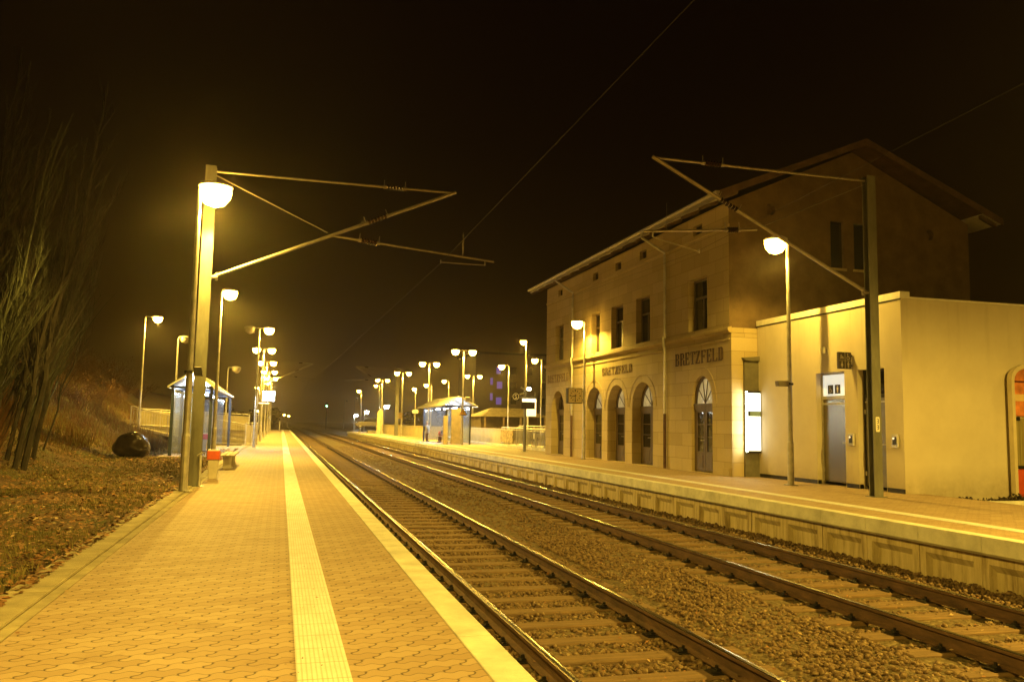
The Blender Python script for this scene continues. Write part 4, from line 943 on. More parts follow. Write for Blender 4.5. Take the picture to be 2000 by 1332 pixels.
mb.box(9.95, 10.20, 52.30, 52.46, 0, 1.80); mb.build('side_board', mat('pale_board', (.55, .46, .27), .6, 0, .2, 3, .1), shR)
mb = MB()
for i in range(9): mb.box(10.42+i*.07, 10.475+i*.07, 52.30, 52.36, .02, 2.30)
mb.build('ribbed_panel', mat('ribbed_panel', (.48, .40, .24), .6, 0, .2, 3, .1), shR)
mb = MB(); mb.box(10.75, 11.25, 54.5, 59.6, .40, .44); mb.box(10.95, 11.05, 54.9, 55.0, 0, .4); mb.box(10.95, 11.05, 59.1, 59.2, 0, .4); mb.build('seat', galv, shR)
shL = shelter(-3.75, -2.45, 32.0, 43.6, 2.40, 2.95, 'blue posted glass shelter on the left platform, brightly lit inside', .12, 4, -2.45)
mb = MB(); mb.box(-3.55, -3.15, 34.5, 37.2, .40, .44); mb.box(-3.4, -3.3, 34.8, 34.9, 0, .4); mb.box(-3.4, -3.3, 36.8, 36.9, 0, .4); mb.build('seat', galv, shL)
mb = MB(); mb.box(-3.70, -3.66, 40.3, 41.2, .9, 1.9); mb.build('poster', paint_white, shL)

# bins and bench
def bin_(x, y, label, lid, s=1.):
    t = thing('litter_bin', label, 'litter bin', (x, y, 0), 0, 'litter bins')
    mb = MB(); mb.prism([(-.085*s, 0), (.085*s, 0), (.115*s, .43*s), (-.115*s, .43*s)], 1, -.11, .11); bevel(mb.build('body', concrete, t), .012, 2)
    mb = MB(); mb.box(-.135*s, .135*s, -.13, .13, .43*s, .62*s); l = bevel(mb.build('lid', lid, t), .012, 2)
    mb = MB(); mb.box(-.12*s, .12*s, -.115, .115, .621*s, .645*s); mb.build('rim', paint_white, l)
    return t
bin_(-1.40, 19.75, 'concrete litter bin with an orange top in front of the left shelter', orange)
bin_(-3.0, 36.6, 'pale litter bin with a pink top inside the left shelter', mat('pink_plastic', (.55, .14, .17), .5, 0, .1, 5, 0), 1.15)
bn = thing('bench', 'low concrete bench behind the orange topped bin', 'bench', (-1.34, 24.9, 0))
for y in (-1.0, 1.0):
    mb = MB(); mb.prism([(-.13, 0), (.13, 0), (.10, .12), (.11, .33), (-.11, .33), (-.10, .12)], 1, y-.11, y+.11); bevel(mb.build('leg', concrete, bn), .01, 1)
mb = MB()
for i in range(3): mb.box(-.18+i*.125, -.07+i*.125, -1.45, 1.45, .335, .375)
bevel(mb.build('seat', mat('bench_slats', (.42, .36, .25), .6, 0, .2, 3, .1), bn), .006, 1)
bo = thing('end_post', 'thin white marker post at the far end of the tactile strip', 'post', (-.14, 121.6, 0))
mb = MB(); mb.tube([(0, 0, 0), (0, 0, 1.15)], .07, 8); mb.build('post', paint_white, bo); mb = MB(); mb.tube([(0, 0, 1.15), (0, 0, 1.2)], [.08, .03], 8); mb.build('cap', paint_white, bo)
dp = thing('departure_display', 'glaring white lit departure display beside the far left platform lamps', 'display', (0, 0, 0))
mb = MB(); mb.box(-.98, -.34, 45.06, 45.2, 2.28, 2.84); mb.build('case', dark_metal, dp)
mb = MB(); mb.box(-.95, -.37, 45.045, 45.058, 2.31, 2.81); mb.build('screen', emit('display_white', (.93, 1., .96), 45), dp)
mb = MB(); mb.tube([(-1.25, 45.12, 0), (-1.25, 45.12, 2.9)], .05, 8); mb.box(-1.25, -.98, 45.1, 45.15, 2.72, 2.77); mb.build('pole', galv, dp)
mb = MB(); mb.box(-1.15, -.62, 45.05, 45.15, 2.17, 2.21); mb.build('light_bar', emit('warm_strip', (1., .82, .42), 3.2), dp)

# people
def person(name_label, joints, edges, rad, mats_fn, parent_loc, group=None, rz=0):
    me = bpy.data.meshes.new('person'); me.from_pydata(joints, edges, []); me.materials.append(mats_fn)
    ob = bpy.data.objects.new('person', me); COL.objects.link(ob)
    sm = ob.modifiers.new('skin', 'SKIN'); sv = me.skin_vertices.new(name='') if not me.skin_vertices else me.skin_vertices[0]
    for i, r in enumerate(rad): sv.data[i].radius = (r, r)
    sv.data[0].use_root = True
    ob.modifiers.new('sub', 'SUBSURF').levels = 1; ob.modifiers['sub'].render_levels = 2
    ob.location = parent_loc; ob.rotation_euler = (0, 0, rz); tag(ob, name_label, 'person'); return ob
def ball(mb, c, r, sc=(1, 1, 1), n=10, mi=0, a0=0, a1=pi):
    vs = []; m = 8
    for i in range(m+1):
        t = a0+(a1-a0)*i/m
        for k in range(n):
            p = 2*pi*k/n; vs.append((c[0]+r*sc[0]*sin(t)*cos(p), c[1]+r*sc[1]*sin(t)*sin(p), c[2]+r*sc[2]*cos(t)))
    mb.add(vs, [(i*n+k, i*n+(k+1) % n, (i+1)*n+(k+1) % n, (i+1)*n+k) for i in range(m) for k in range(n)], mi)
coat = mat('grey_green_coat', (.16, .15, .10), .9, 0, .2, 6, .1); trousers = mat('brown_trousers', (.10, .045, .028), .9, 0, .2, 6, .1)
blue_coat = mat('slate_blue_coat', (.10, .12, .17), .9, 0, .2, 6, .1); hair_w = mat('white_hair', (.62, .55, .44), .8, 0, .15, 20, .1)
def fingers(hand, d, out):  # five short finger chains out of a hand joint
    J = []; 
    for k in range(5):
        o = Vector((out[0]*(k-2)*.014, out[1]*(k-2)*.014, 0)); L = (.045, .062, .068, .064, .05)[k]
        J.append((Vector(hand)+Vector(d)*.035+o*.8, Vector(hand)+Vector(d)*(.035+L)+o*1.2))
    return J
def build_person(label, J, E, R, skincol, clothes, hair, loc, rz, hands=()):
    J = [Vector(j) for j in J]; J2 = list(J); E2 = list(E); R2 = list(R)
    for h, d, out in hands:
        for a, b in fingers(J[h], d, out):
            i = len(J2); J2 += [a, b]; E2 += [(h, i), (i, i+1)]; R2 += [.009, .007]
    p = person(label, J2, E2, R2, skincol, loc, rz=rz)
    return p
# standing person facing right, leaning slightly
J = [(0, 0, .72), (0, 0, .92), (.0, 0, 1.12), (.0, 0, 1.20), (.01, 0, 1.30), (.015, 0, 1.40), (-.075, 0, .68), (-.085, .02, .40), (-.09, -.02, .06), (-.09, -.12, .03), (.075, 0, .68), (.085, .03, .40), (.11, .0, .06), (.11, -.10, .03),
     (-.15, 0, 1.12), (-.19, -.03, .90), (-.15, -.12, .72), (.15, 0, 1.12), (.19, -.05, .92), (.14, -.20, .84)]
E = [(0, 1), (1, 2), (2, 3), (3, 4), (4, 5), (0, 6), (6, 7), (7, 8), (8, 9), (0, 10), (10, 11), (11, 12), (12, 13), (2, 14), (14, 15), (15, 16), (2, 17), (17, 18), (18, 19)]
R = [.11, .10, .11, .045, .075, .06, .075, .055, .04, .032, .075, .055, .04, .032, .05, .038, .022, .05, .038, .022]
p1 = build_person('person standing inside the right shelter in a pale grey coat and brown trousers', J, E, R, skin_m, None, None, (10.20, 60.0, 0), radians(60), [(16, (0, -.4, -.9), (1, 0)), (19, (0, -1, -.2), (1, 0))])
mb = MB(); mb.tube([(0, 0, .60), (0, 0, .72), (0, 0, .92), (0, 0, 1.10), (0, 0, 1.19)], [.185, .165, .145, .17, .06], 14); mb.tube([(-.14, 0, 1.12), (-.19, -.03, .90), (-.155, -.11, .75)], [.068, .056, .045], 8); mb.tube([(.14, 0, 1.12), (.19, -.05, .92), (.145, -.18, .85)], [.068, .056, .045], 8); mb.build('coat', mat('pale_grey_coat', (.40, .38, .33), .9, 0, .2, 5, .1), p1, smooth=True)
mb = MB()
for s, j in ((-1, ((-.07, 0, .68), (-.085, .02, .40), (-.09, -.02, .07))), (1, ((.07, 0, .68), (.085, .03, .40), (.11, 0, .07)))): mb.tube(j, [.095, .072, .058], 10)
mb.build('trousers', trousers, p1, smooth=True)
mb = MB()
for x in (-.09, .11): ball(mb, (x, -.06, .035), .05, (.9, 1.9, .7))
mb.build('shoes', black, p1, smooth=True)
mb = MB(); ball(mb, (.012, .012, 1.365), .088, (.95, 1.05, 1.15), a1=pi*.55); mb.build('hair', hair_w, p1, smooth=True)
mb = MB(); mb.tube([(0, -.085, 1.345), (0, -.105, 1.325)], .012, 6); ball(mb, (-.03, -.078, 1.36), .010, mi=1); ball(mb, (.05, -.078, 1.36), .010, mi=1); mb.box(-.02, .035, -.084, -.076, 1.297, 1.304, 1); mb.build('face', [skin_m, black], p1)
mb = MB(); mb.tube([(.13, .05, 1.15), (.02, .17, 1.05), (-.02, .17, .80)], .02, 6); ball(mb, (0, .20, .95), .14, (.9, .6, 1.25)); tag(mb.build('rucksack', mat('dark_rucksack', (.03, .035, .02), .8, 0, .2, 5, .1), None, smooth=True, loc=(10.20, 60.0, 0)), 'dark green rucksack on the back of the standing person', 'rucksack'); bpy.data.objects['rucksack'].rotation_euler = (0, 0, radians(60))
# seated person
J = [(0, 0, .50), (0, .0, .68), (0, -.03, .86), (0, -.05, .93), (0, -.08, 1.01), (0, -.10, 1.09), (-.08, -.05, .50), (-.10, -.36, .50), (-.10, -.38, .10), (-.10, -.48, .04), (.08, -.05, .50), (.10, -.36, .50), (.10, -.36, .10), (.10, -.46, .04),
     (-.15, -.03, .86), (-.19, -.12, .66), (-.07, -.30, .60), (.15, -.03, .86), (.19, -.12, .66), (.07, -.30, .60)]
p2 = build_person('person with white hair sitting hunched inside the right shelter in a slate blue coat', J, E, [.12]+R[1:], skin_m, None, None, (11.0, 57.6, 0), radians(-62), [(16, (.5, -.8, -.2), (0, 1)), (19, (-.5, -.8, -.2), (0, 1))])
mb = MB(); mb.tube([(0, 0, .46), (0, 0, .68), (0, -.03, .85), (0, -.05, .92)], [.19, .16, .175, .06], 14); mb.tube([(-.14, -.03, .86), (-.19, -.12, .66), (-.08, -.28, .60)], [.07, .058, .046], 8); mb.tube([(.14, -.03, .86), (.19, -.12, .66), (.08, -.28, .60)], [.07, .058, .046], 8); mb.build('coat', blue_coat, p2, smooth=True)
mb = MB()
for s in (-1, 1): mb.tube([(s*.08, -.02, .50), (s*.10, -.36, .50), (s*.10, -.37, .40), (s*.10, -.37, .09)], [.095, .08, .07, .055], 10)
mb.build('trousers', trousers, p2, smooth=True)
mb = MB()
for x in (-.10, .10): ball(mb, (x, -.42, .035), .05, (.9, 1.9, .7))
mb.build('shoes', black, p2, smooth=True)
mb = MB(); ball(mb, (0, -.075, 1.06), .098, (1, 1.1, 1.1), a1=pi*.62); mb.build('hair', hair_w, p2, smooth=True)
mb = MB(); mb.tube([(0, -.165, 1.04), (0, -.185, 1.02)], .012, 6); ball(mb, (-.035, -.16, 1.055), .010, mi=1); ball(mb, (.035, -.16, 1.055), .010, mi=1); mb.box(-.025, .025, -.165, -.158, .99, .997, 1); mb.build('face', [skin_m, black], p2)
bg_ = thing('shopping_bag', 'red bag standing on the shelter bench between the two people', 'bag', (10.95, 58.6, .45))
mb = MB(); mb.prism([(-.18, 0), (.18, 0), (.15, .30), (-.15, .30)], 1, -.16, .16); bevel(mb.build('bag_body', red_m, bg_), .03, 2); mb = MB(); mb.tube([(-.08, 0, .29), (-.06, 0, .40), (.06, 0, .40), (.08, 0, .29)], .012, 6); mb.build('handle', black, bg_)

# rear wall and railings of the right platform
def frame_fence(p, q, h, nb, label, name='railing', infill='bars', m=galv, zb=0., zq=None, post=1.6):
    p, q = Vector((p[0], p[1], zb)), Vector((q[0], q[1], zb if zq is None else zq)); t = thing(name, label, 'railing', (0, 0, 0))
    up = Vector((0, 0, h)); mb = MB(); mb.tube([p+up, q+up], .028, 8); mb.build('handrail', m, t)
    mb = MB(); mb.tube([p+Vector((0, 0, .12)), q+Vector((0, 0, .12))], .018, 6); mb.tube([p+up*.9, q+up*.9], .014, 6); mb.build('rail', m, t)
    L = (q-p).length; k = max(1, int(round(L/post)))
    for i in range(k+1):
        a = p.lerp(q, i/k); mb = MB(); mb.box(a.x-.03, a.x+.03, a.y-.03, a.y+.03, a.z-.02, a.z+h); mb.build('post', m, t)
    if infill == 'bars':
        mb = MB(); k = int(L/.13)
        for i in range(1, k):
            a = p.lerp(q, i/k); mb.tube([a+Vector((0, 0, .12)), a+up*.9], .008, 5)
        tag(mb.build('bars', m, t), None, None, None, None)
    if infill == 'mesh':
        mb = MB(); mb.add([p+Vector((0, 0, .12)), q+Vector((0, 0, .12)), q+up*.9, p+up*.9], [(0, 1, 2, 3)]); mb.build('perforated_sheet', mat('perforated_sheet', (.45, .39, .22), .6, .2, .15, 2, 0), t, fixn=False)
    return t
rw = thing('rear_wall', 'pale panelled parapet wall running along the back of the right platform', 'wall', (0, 0, 0))
def wpt(y): return 12.75+(11.69-12.75)*(y-41.7)/(107-41.7)
ys_ = [50.6+i*2.95 for i in range(20)]
for a, b in zip(ys_[:-1], ys_[1:]):
    xa_, xb_ = wpt(a)+.75, wpt(b)+.75
    if a > 62: xa_, xb_ = wpt(a)+.25, wpt(b)+.25
    M = Matrix(((1, (xb_-xa_)/(b-a), 0, xa_-(xb_-xa_)/(b-a)*a), (0, 1, 0, 0), (0, 0, 1, 0), (0, 0, 0, 1)))
    mb = MB(); mb.box(0, .10, a+.02, b-.02, -.3, .98, 0, M); mb.box(-.03, .13, a, b, .985, 1.06, 0, M); mb.build('wall_panel', mat('pale_parapet', (.48, .42, .27), .8, 0, .12, 1.2, .2), rw)
mb = MB(); mb.box(13.05, 14.2, 40.6, 50.5, -.3, .10); mb.box(12.9, 13.04, 39.5, 62, -.3, .14); bevel(tag(mb.build('planter_kerb', concrete_edge), 'bright low kerb and ramp base beside the station corner', 'kerb'), .01, 1)
frame_fence((13.15, 38.2), (13.15, 44.5), 1.0, 6, 'railing section next to the station corner', zb=.08)
frame_fence((13.15, 44.9), (13.25, 50.4), 1.05, 6, 'railing section with a notice panel left of the display pole', zb=.08)
frame_fence((14.3, 39.0), (14.35, 50.4), 1.25, 6, 'second row of railing behind the ramp beside the station', zb=.0)
mb = MB(); mb.box(13.09, 13.13, 47.3, 50.1, .25, 1.0); bd = tag(mb.build('mural_board', mat('mural', (.42, .33, .16), .7, 0, .6, 7, .1)), 'patterned notice board fixed to the railing left of the display pole', 'board')
bk = thing('bicycle', 'bicycle leaning behind the railing with a pale saddle bag', 'bicycle', (13.75, 45.2, .1), radians(90))
def ring(mb, c, r, t, n=20): mb.tube([(c[0]+r*cos(2*pi*k/n), c[1], c[2]+r*sin(2*pi*k/n)) for k in range(n+1)], t, 5, cap=False)
for x in (-.45, .45):
    mb = MB(); ring(mb, (x, 0, .31), .30, .018); w_ = mb.build('wheel', black, bk)
    mb = MB(); [mb.tube([(x, 0, .31), (x+.29*cos(a), 0, .31+.29*sin(a))], .003, 3) for a in [2*pi*k/12 for k in range(12)]]; mb.build('spokes', galv, w_)
mb = MB(); mb.tube([(-.45, 0, .31), (-.12, 0, .72), (.32, 0, .74), (.45, 0, .31)], .016, 6); mb.tube([(-.12, 0, .72), (-.03, 0, .29), (.32, 0, .70)], .016, 6); mb.tube([(-.45, 0, .31), (-.03, 0, .29)], .012, 6); mb.build('frame', dark_metal, bk)
mb = MB(); mb.tube([(.32, 0, .74), (.29, 0, .92), (.35, -.22, .94)], .013, 6); mb.tube([(.29, 0, .92), (.35, .22, .94)], .013, 6); mb.build('handlebar', dark_metal, bk)
mb = MB(); mb.box(-.24, -.02, -.06, .06, .80, .85); mb.tube([(-.12, 0, .72), (-.13, 0, .80)], .012, 6); mb.build('saddle', black, bk)
tag((lambda m: m.build('saddle_bag', paint_white))( (lambda m: (m.box(13.60, 13.9, 44.55, 44.85, .55, .85), m)[1])(MB()) ), 'pale bag on the back of the bicycle behind the railing', 'bag')

# far right: car, stone pillar, cabinets
car = thing('parked_car', 'parked car seen end on beyond the far end of the right platform', 'car', (10.6, 104.2, 0.0), 0)
car.scale = (.82, .82, .82)
cp = mat('car_paint', (.22, .20, .17), .22, .4, .1, 3, 0)
body = [(-2.0, .35), (-2.02, .62), (-1.75, .80), (-1.05, .88), (1.55, .92), (1.92, .80), (1.98, .45), (1.9, .28), (-1.9, .28)]
cab = [(-1.05, .88), (-.45, 1.36), (.25, 1.45), (1.05, 1.40), (1.60, .92)]
mb = MB(); mb.prism(body, 1, -.82, .82); bevel(mb.build('body', cp, car), .06, 3)
mb = MB(); n = len(cab); vs = [(a, -.76 if b < 1 else -.60, b) for a, b in cab]+[(a, .76 if b < 1 else .60, b) for a, b in cab]; mb.add(vs, [tuple(range(n)), tuple(range(2*n-1, n-1, -1))]+[(i, i+1, i+1+n, i+n) for i in range(n-1)]); mb.build('windows', pane_m, car)
mb = MB(); mb.prism([(-.47, 1.36), (.25, 1.455), (1.06, 1.405), (1.06, 1.43), (.25, 1.485), (-.47, 1.39)], 1, -.61, .61); mb.build('roof', mat('pale_roof', (.5, .47, .40), .3, .3, .1, 3, 0), car)
for x in (-1.25, 1.25):
    for y in (-.80, .62):
        mb = MB(); mb.tube([(x, y, .30), (x, y+.18, .30)], .30, 16); w_ = mb.build('wheel', black, car); mb = MB(); mb.tube([(x, y-.008, .30), (x, y+.188, .30)], .17, 12); mb.build('rim', galv, w_)
for y in (-.62, .62):
    mb = MB(); ball(mb, (-1.96, y, .66), .10, (.5, 1.3, .7)); mb.build('headlight', paint_white, car)
mb = MB(); mb.box(10.3, 12.1, 103.4, 105, -.06, .30); tag(mb.build('parking_kerb', concrete_dark), 'dark low wall that the parked car stands behind', 'wall')
car.location.z = .62; car.location.y = 106.5
pil = thing('stone_pillar', 'slim pale pillar with a sloping top at the end of the parapet wall', 'pillar', (0, 0, 0))
mb = MB(); mb.prism([(10.98, 0), (11.62, 0), (11.62, 2.75), (11.35, 2.95), (10.98, 2.45)], 1, 99.8, 100.3); mb.build('shaft', mat('pale_stone', (.52, .44, .28), .8, 0, .15, 2, .1), pil)
mb = MB(); mb.box(10.9, 11.7, 99.72, 100.38, 0, .3); mb.build('base', concrete, pil)
sgp = thing('railway_signal', 'distant railway signal showing a small green light', 'signal', (10.16, 200, -.8))
mb = MB(); mb.tube([(0, 0, 0), (0, 0, 6.6)], .09, 8); mb.build('post', dark_metal, sgp); mb = MB(); mb.box(-.3, .3, -.12, .1, 5.1, 6.5); hd = mb.build('signal_head', black, sgp)
mb = MB(); mb.tube([(0, -.13, 5.68), (0, -.16, 5.68)], .15, 12); mb.build('green_lamp', emit('green_signal', (.25, 1., .45), 30), hd)
for (x, y, z, lb) in ((.68, 300, 3.3, 'left one of the two tiny lamps far down the line'), (2.23, 300, 3.0, 'right one of the two tiny lamps far down the line')):
    lamp_post(x, y, z, [(.3, 1)], lb, z0=-.6, group='tiny lamps far down the line', watts=0, lens_r=.30, r=.08)

# buildings beyond the wall
hs_ = thing('low_pavilion', 'low open pavilion with a hipped tiled roof behind the parapet wall', 'pavilion', (0, 0, 0))
mb = MB(); ex0, ex1, ey0, ey1, ez, rzz = 17.2, 23.6, 72.5, 79.5, 2.02, 2.85
mb.add([(ex0, ey0, ez), (ex1, ey0, ez), (ex1, ey1, ez), (ex0, ey1, ez), (ex0+1.7, 76, rzz), (ex1-1.7, 76, rzz)], [(0, 1, 5, 4), (1, 2, 5), (2, 3, 4, 5), (3, 0, 4), (3, 2, 1, 0)]); mb.build('roof', mat('pale_tiles', (.36, .28, .15), .8, 0, .3, 2.5, .5), hs_)
mb = MB(); mb.box(ex0+.5, ex1-.5, ey0+2.5, ey1-.6, -.1, ez-.01); mb.build('wall', mat('dark_brown_wall', (.16, .12, .07), .9, 0, .3, 1, .1), hs_)  # plain dark brown wall set back under the roof
for x in (ex0+.4, ex0+2.1, ex0+3.7, ex1-.4):
    mb = MB(); mb.box(x-.07, x+.07, ey0+.3, ey0+.44, -.1, ez-.01); mb.build('post', mat('timber_post', (.26, .18, .10), .8, 0, .2, 3, .1), hs_)
tw = thing('apartment_block', 'dim apartment block with small violet lit windows behind the street lamps', 'apartment block', (0, 0, 0))
mb = MB(); mb.box(31.5, 50, 138, 152, -.3, 13.2); mb.build('wall', mat('dim_render', (.20, .16, .10), .9, 0, .1, .3, .05), tw)
mb = MB(); mb.box(31.2, 50.3, 137.7, 152.3, 13.2, 13.6); mb.build('roof', mat('dim_roof', (.06, .05, .04), .9, 0, .1, .3, .05), tw)
vio = emit('violet_window', (.24, .15, .75), .32); dimw = pane_m
for (x, z, m_, w_) in ((34.3, 6.0, vio, .45), (34.3, 8.6, vio, .45), (35.6, 5.3, vio, .95), (35.7, 8.0, vio, .95), (35.5, 10.5, vio, .8), (38.2, 5.4, dimw, 1), (38.2, 8.0, dimw, 1), (41.0, 5.4, dimw, 1), (41.0, 8.0, dimw, 1), (43.4, 5.4, dimw, 1), (43.4, 8.0, dimw, 1), (38.2, 10.5, dimw, 1), (41, 10.5, dimw, 1)):
    mb = MB(); mb.box(x-w_/2, x+w_/2, 137.93, 137.97, z-.6, z+.6); mb.build('window', m_, tw)
ab = thing('illuminated_board', 'white illuminated advertising board on a post behind the railing', 'advertising board', (0, 0, 0))
mb = MB(); mb.box(16.20, 16.86, 55, 55.12, 1.92, 2.62); mb.prism([(16.55, 2.62), (16.86, 2.62), (16.86, 3.0), (16.78, 3.12), (16.62, 3.12), (16.55, 3.0)], 1, 55, 55.12); mb.build('lit_panel', emit('cream_panel', (1., .86, .5), 1.5), ab)
mb = MB(); mb.box(16.24, 16.33, 55.02, 55.1, -.1, 1.92); mb.build('post', paint_white, ab)

# ticket machine booth at the right edge and planting
bt = thing('photo_booth', 'booth with a rounded pale frame and red panels at the right edge beside the annex', 'booth', (.87, .88, 0))
def arched(x0, x1, z0, z1, n=10):
    r = (x1-x0)/2; xc = (x0+x1)/2; return [(x0, z0), (x1, z0)]+[(xc+r*cos(pi*k/n), z1-r*.8+r*.8*sin(pi*k/n)) for k in range(n+1)]
mb = MB(); o1 = arched(14.58, 15.42, -.25, 2.84); i1 = arched(14.66, 15.34, -.10, 2.75); n = len(o1)
mb.add([(a, 13.9, b) for a, b in o1]+[(a, 13.9, b) for a, b in i1]+[(a, 14.02, b) for a, b in o1]+[(a, 13.97, b) for a, b in i1],
       [(k, (k+1) % n, (k+1) % n+n, k+n) for k in range(n)]+[(k, (k+1) % n, (k+1) % n+2*n, k+2*n) for k in range(n)]+[(k+n, (k+1) % n+n, (k+1) % n+3*n, k+3*n) for k in range(n)]+[tuple(range(2*n, 3*n))])
mb.build('frame', mat('cream_frame', (.62, .54, .36), .5, 0, .08, 3, 0), bt)
i2 = arched(14.663, 15.337, 1.70, 2.748); 
mb = MB(); mb.add([(a, 13.965, b) for a, b in i2], [tuple(range(len(i2)))]); hp = mb.build('header_panel', mat('orange_print', (.62, .22, .07), .5, 0, .3, 4, 0), bt)
mb = MB(); mb.box(14.665, 15.335, 13.955, 13.962, 2.44, 2.48); mb.build('header_stripe', mat('dark_stripe', (.10, .03, .02), .5, 0, .1, 4, 0), hp)
mb = MB(); mb.add([(14.67, 13.958, 2.18), (15.33, 13.958, 2.18), (15.33, 13.958, 2.03), (14.67, 13.958, 2.03)], [(0, 1, 2, 3)]); mb.build('pale_stripe', mat('cream_frame2', (.70, .52, .25), .5, 0, .08, 3, 0), hp)
mb = MB(); mb.box(14.67, 15.33, 13.95, 13.962, .62, 1.66); mb.build('curtain', mat('greenish_curtain', (.26, .22, .09), .7, 0, .3, 3, .1, stretch=(12, 1, .4)), bt)
mb = MB(); mb.box(14.66, 14.80, 13.93, 13.95, 1.60, 1.68); mb.box(14.66, 15.34, 13.92, 13.96, .55, .62); mb.build('shelf', dark_metal, bt)
mb = MB(); mb.box(14.67, 15.33, 13.94, 13.962, -.10, .54); mb.build('red_base', red_m, bt)
mb = MB(); mb.box(12.9, 20, 13.55, 13.65, -.35, -.02); tag(mb.build('bed_edging', concrete_edge), 'low pale edging in front of the planting bed by the annex', 'kerb')
n = 5200; bx = RNG.uniform(13.6, 17.5, n); by = RNG.uniform(13.7, 14.9, n); hb = .05+.10*np.maximum(0, np.sin(bx*4)*np.sin(by*5+1)+.6)*(bx > 13.9)
V, F = quads(np.stack([bx, by, -.22+hb*RNG.random(n)*1.1+.02], -1), RNG.uniform(.02, .045, n), 1.0)
tag(np_obj('ground_cover', V, F, [mat('dark_leaves', (.055, .038, .018), .8, 0, .5, 6, .1)]), 'dark leafy ground cover in the bed at the foot of the annex', 'ground cover', kind='stuff')

# ================================================================== LEFT: RAMP, BOULDER
frame_fence((-7.5, 47.1), (-3.9, 47.1), .98, 5, 'upper ramp railing climbing to the left behind the shelter', zb=.94, zq=.08, post=1.7)
frame_fence((-7.45, 48.9), (-1.7, 48.9), .98, 5, 'back ramp railing with a level rail on the embankment', zb=.84, zq=.62, post=1.2, infill='mesh')
frame_fence((-3.9, 48.2), (-1.8, 48.2), .98, 5, 'middle ramp railing sloping down right of the left shelter', zb=.42, zq=.08, post=1.0)
frame_fence((-1.74, 45.9), (-1.22, 47.9), 1.15, 5, 'end panel of the ramp railing next to the platform lamps', zb=0, infill='mesh', post=1.0)
mb = MB(); mb.prism([(-7.6, .80), (-3.8, -.02), (-1.5, -.02), (-1.5, .02), (-3.8, .08), (-7.6, .93)], 1, 47.0, 49.1); struct(mb, 'path', concrete_dark)
mb = MB(); mb.box(-7.4, -1.7, 49.15, 49.3, -.1, 1.0); tag(mb.build('retaining_wall', mat('pale_parapet', (.48, .42, .27), .8, 0, .12, 1.2, .2)), 'pale retaining wall behind the ramp railings on the left', 'wall')
bo = thing('boulder', 'big dark glossy rounded boulder lying on the grass left of the shelter', 'boulder', (-4.66, 29.8, .33))
bm = bmesh.new(); bmesh.ops.create_icosphere(bm, subdivisions=4, radius=1)
for v in bm.verts:
    p = v.co.copy(); d = .05*sin(p.x*3+1)*cos(p.y*4)+.03*sin(p.z*6+p.x*5)
    v.co = Vector((p.x*.60*(1+d), p.y*.56*(1+d), p.z*(.52 if p.z > 0 else .38)*(1+d)))
    v.co.z -= .22*max(0, v.co.x-.12)*(1 if p.z > 0 else 0)
me = bpy.data.meshes.new('stone'); bm.to_mesh(me); bm.free(); me.materials.append(stone_dark); me.polygons.foreach_set('use_smooth', [True]*len(me.polygons))
ob = bpy.data.objects.new('stone', me); COL.objects.link(ob); ob.parent = bo
mb = MB(); M = Matrix.Translation((.13, -.16, .425)) @ Matrix.Rotation(radians(18), 4, 'Y') @ Matrix.Rotation(radians(14), 4, 'X'); mb.box(-.13, .13, -.09, .09, 0, .03, 0, M); bevel(mb.build('metal_plate', galv, bo), .01, 2)

# ================================================================== VEGETATION
def bare_tree(name, h, lean, r, seed, m, forks=2):
    rnd = random.Random(seed); t = bpy.data.objects.new(name, None); COL.objects.link(t)
    mb = MB(); pts = []; k = 9; x = y = 0; dx, dy = lean
    for i in range(k+1):
        s = i/k; pts.append(Vector((dx*h*s*(1-.15*s)+.10*rnd.uniform(-1, 1)*min(1, s*3), dy*h*s+.10*rnd.uniform(-1, 1)*min(1, s*3), h*s)))
    mb.tube(pts, [r*(1-.82*i/k) for i in range(k+1)], 6); mb.build('trunk', m, t)
    mb = MB()
    for j in range(int(12+h*2.2)):
        i = rnd.uniform(.22, .98); a = pts[int(i*k)].lerp(pts[min(k, int(i*k)+1)], i*k % 1)
        L = rnd.uniform(.5, 1.5)*(1.3-i)*h*.17; az = rnd.uniform(0, 2*pi); el = rnd.uniform(1.0, 1.45)
        d = Vector((cos(az)*cos(el)+dx*.8, sin(az)*cos(el), sin(el))); q = a+d*L*.5+Vector((0, 0, .04)); e2 = a+d*L+Vector((dx*.2, 0, L*.12))
        rr = r*(1-i)*.35+.006; mb.tube([a, q, e2], [rr, rr*.7, .003], 4)
        for _ in range(5):
            b0 = a.lerp(e2, rnd.uniform(.3, .95)); az2 = az+rnd.uniform(-2, 2); l2 = L*rnd.uniform(.25, .5); el2 = el+rnd.uniform(-.3, .3)
            mb.tube([b0, b0+Vector((cos(az2)*cos(el2), sin(az2)*cos(el2), sin(el2)))*l2], [.0055, .002], 3)
    mb.build('crown', m, t); return t
protos = [bare_tree('bare_tree', 7.5, (.20, .0), .055, 1, bark), bare_tree('bare_tree', 6.2, (.27, .03), .042, 2, bark), bare_tree('bare_tree', 8.5, (.15, -.02), .065, 3, bark_dark), bare_tree('bare_tree', 5.0, (.33, .02), .030, 4, bark), bare_tree('bare_tree', 6.8, (.24, .0), .036, 5, bark_dark)]
first = [True]*5
TG = 'leaning bare trees in the thicket on the left bank'
def put_tree(k, x, y, sc, rz_, label, group=TG):
    if first[k]: o = protos[k]; first[k] = False
    else: o = copy_tree(protos[k])
    o.location = (x, y, hterr(x, y)-.05); o.rotation_euler = (0, 0, rz_); o.scale = (sc,)*3; tag(o, label, 'tree', group); return o
put_tree(0, -6.35, 25.0, 1.0, 0, 'pale bare trunk farthest right in the thicket on the left bank')
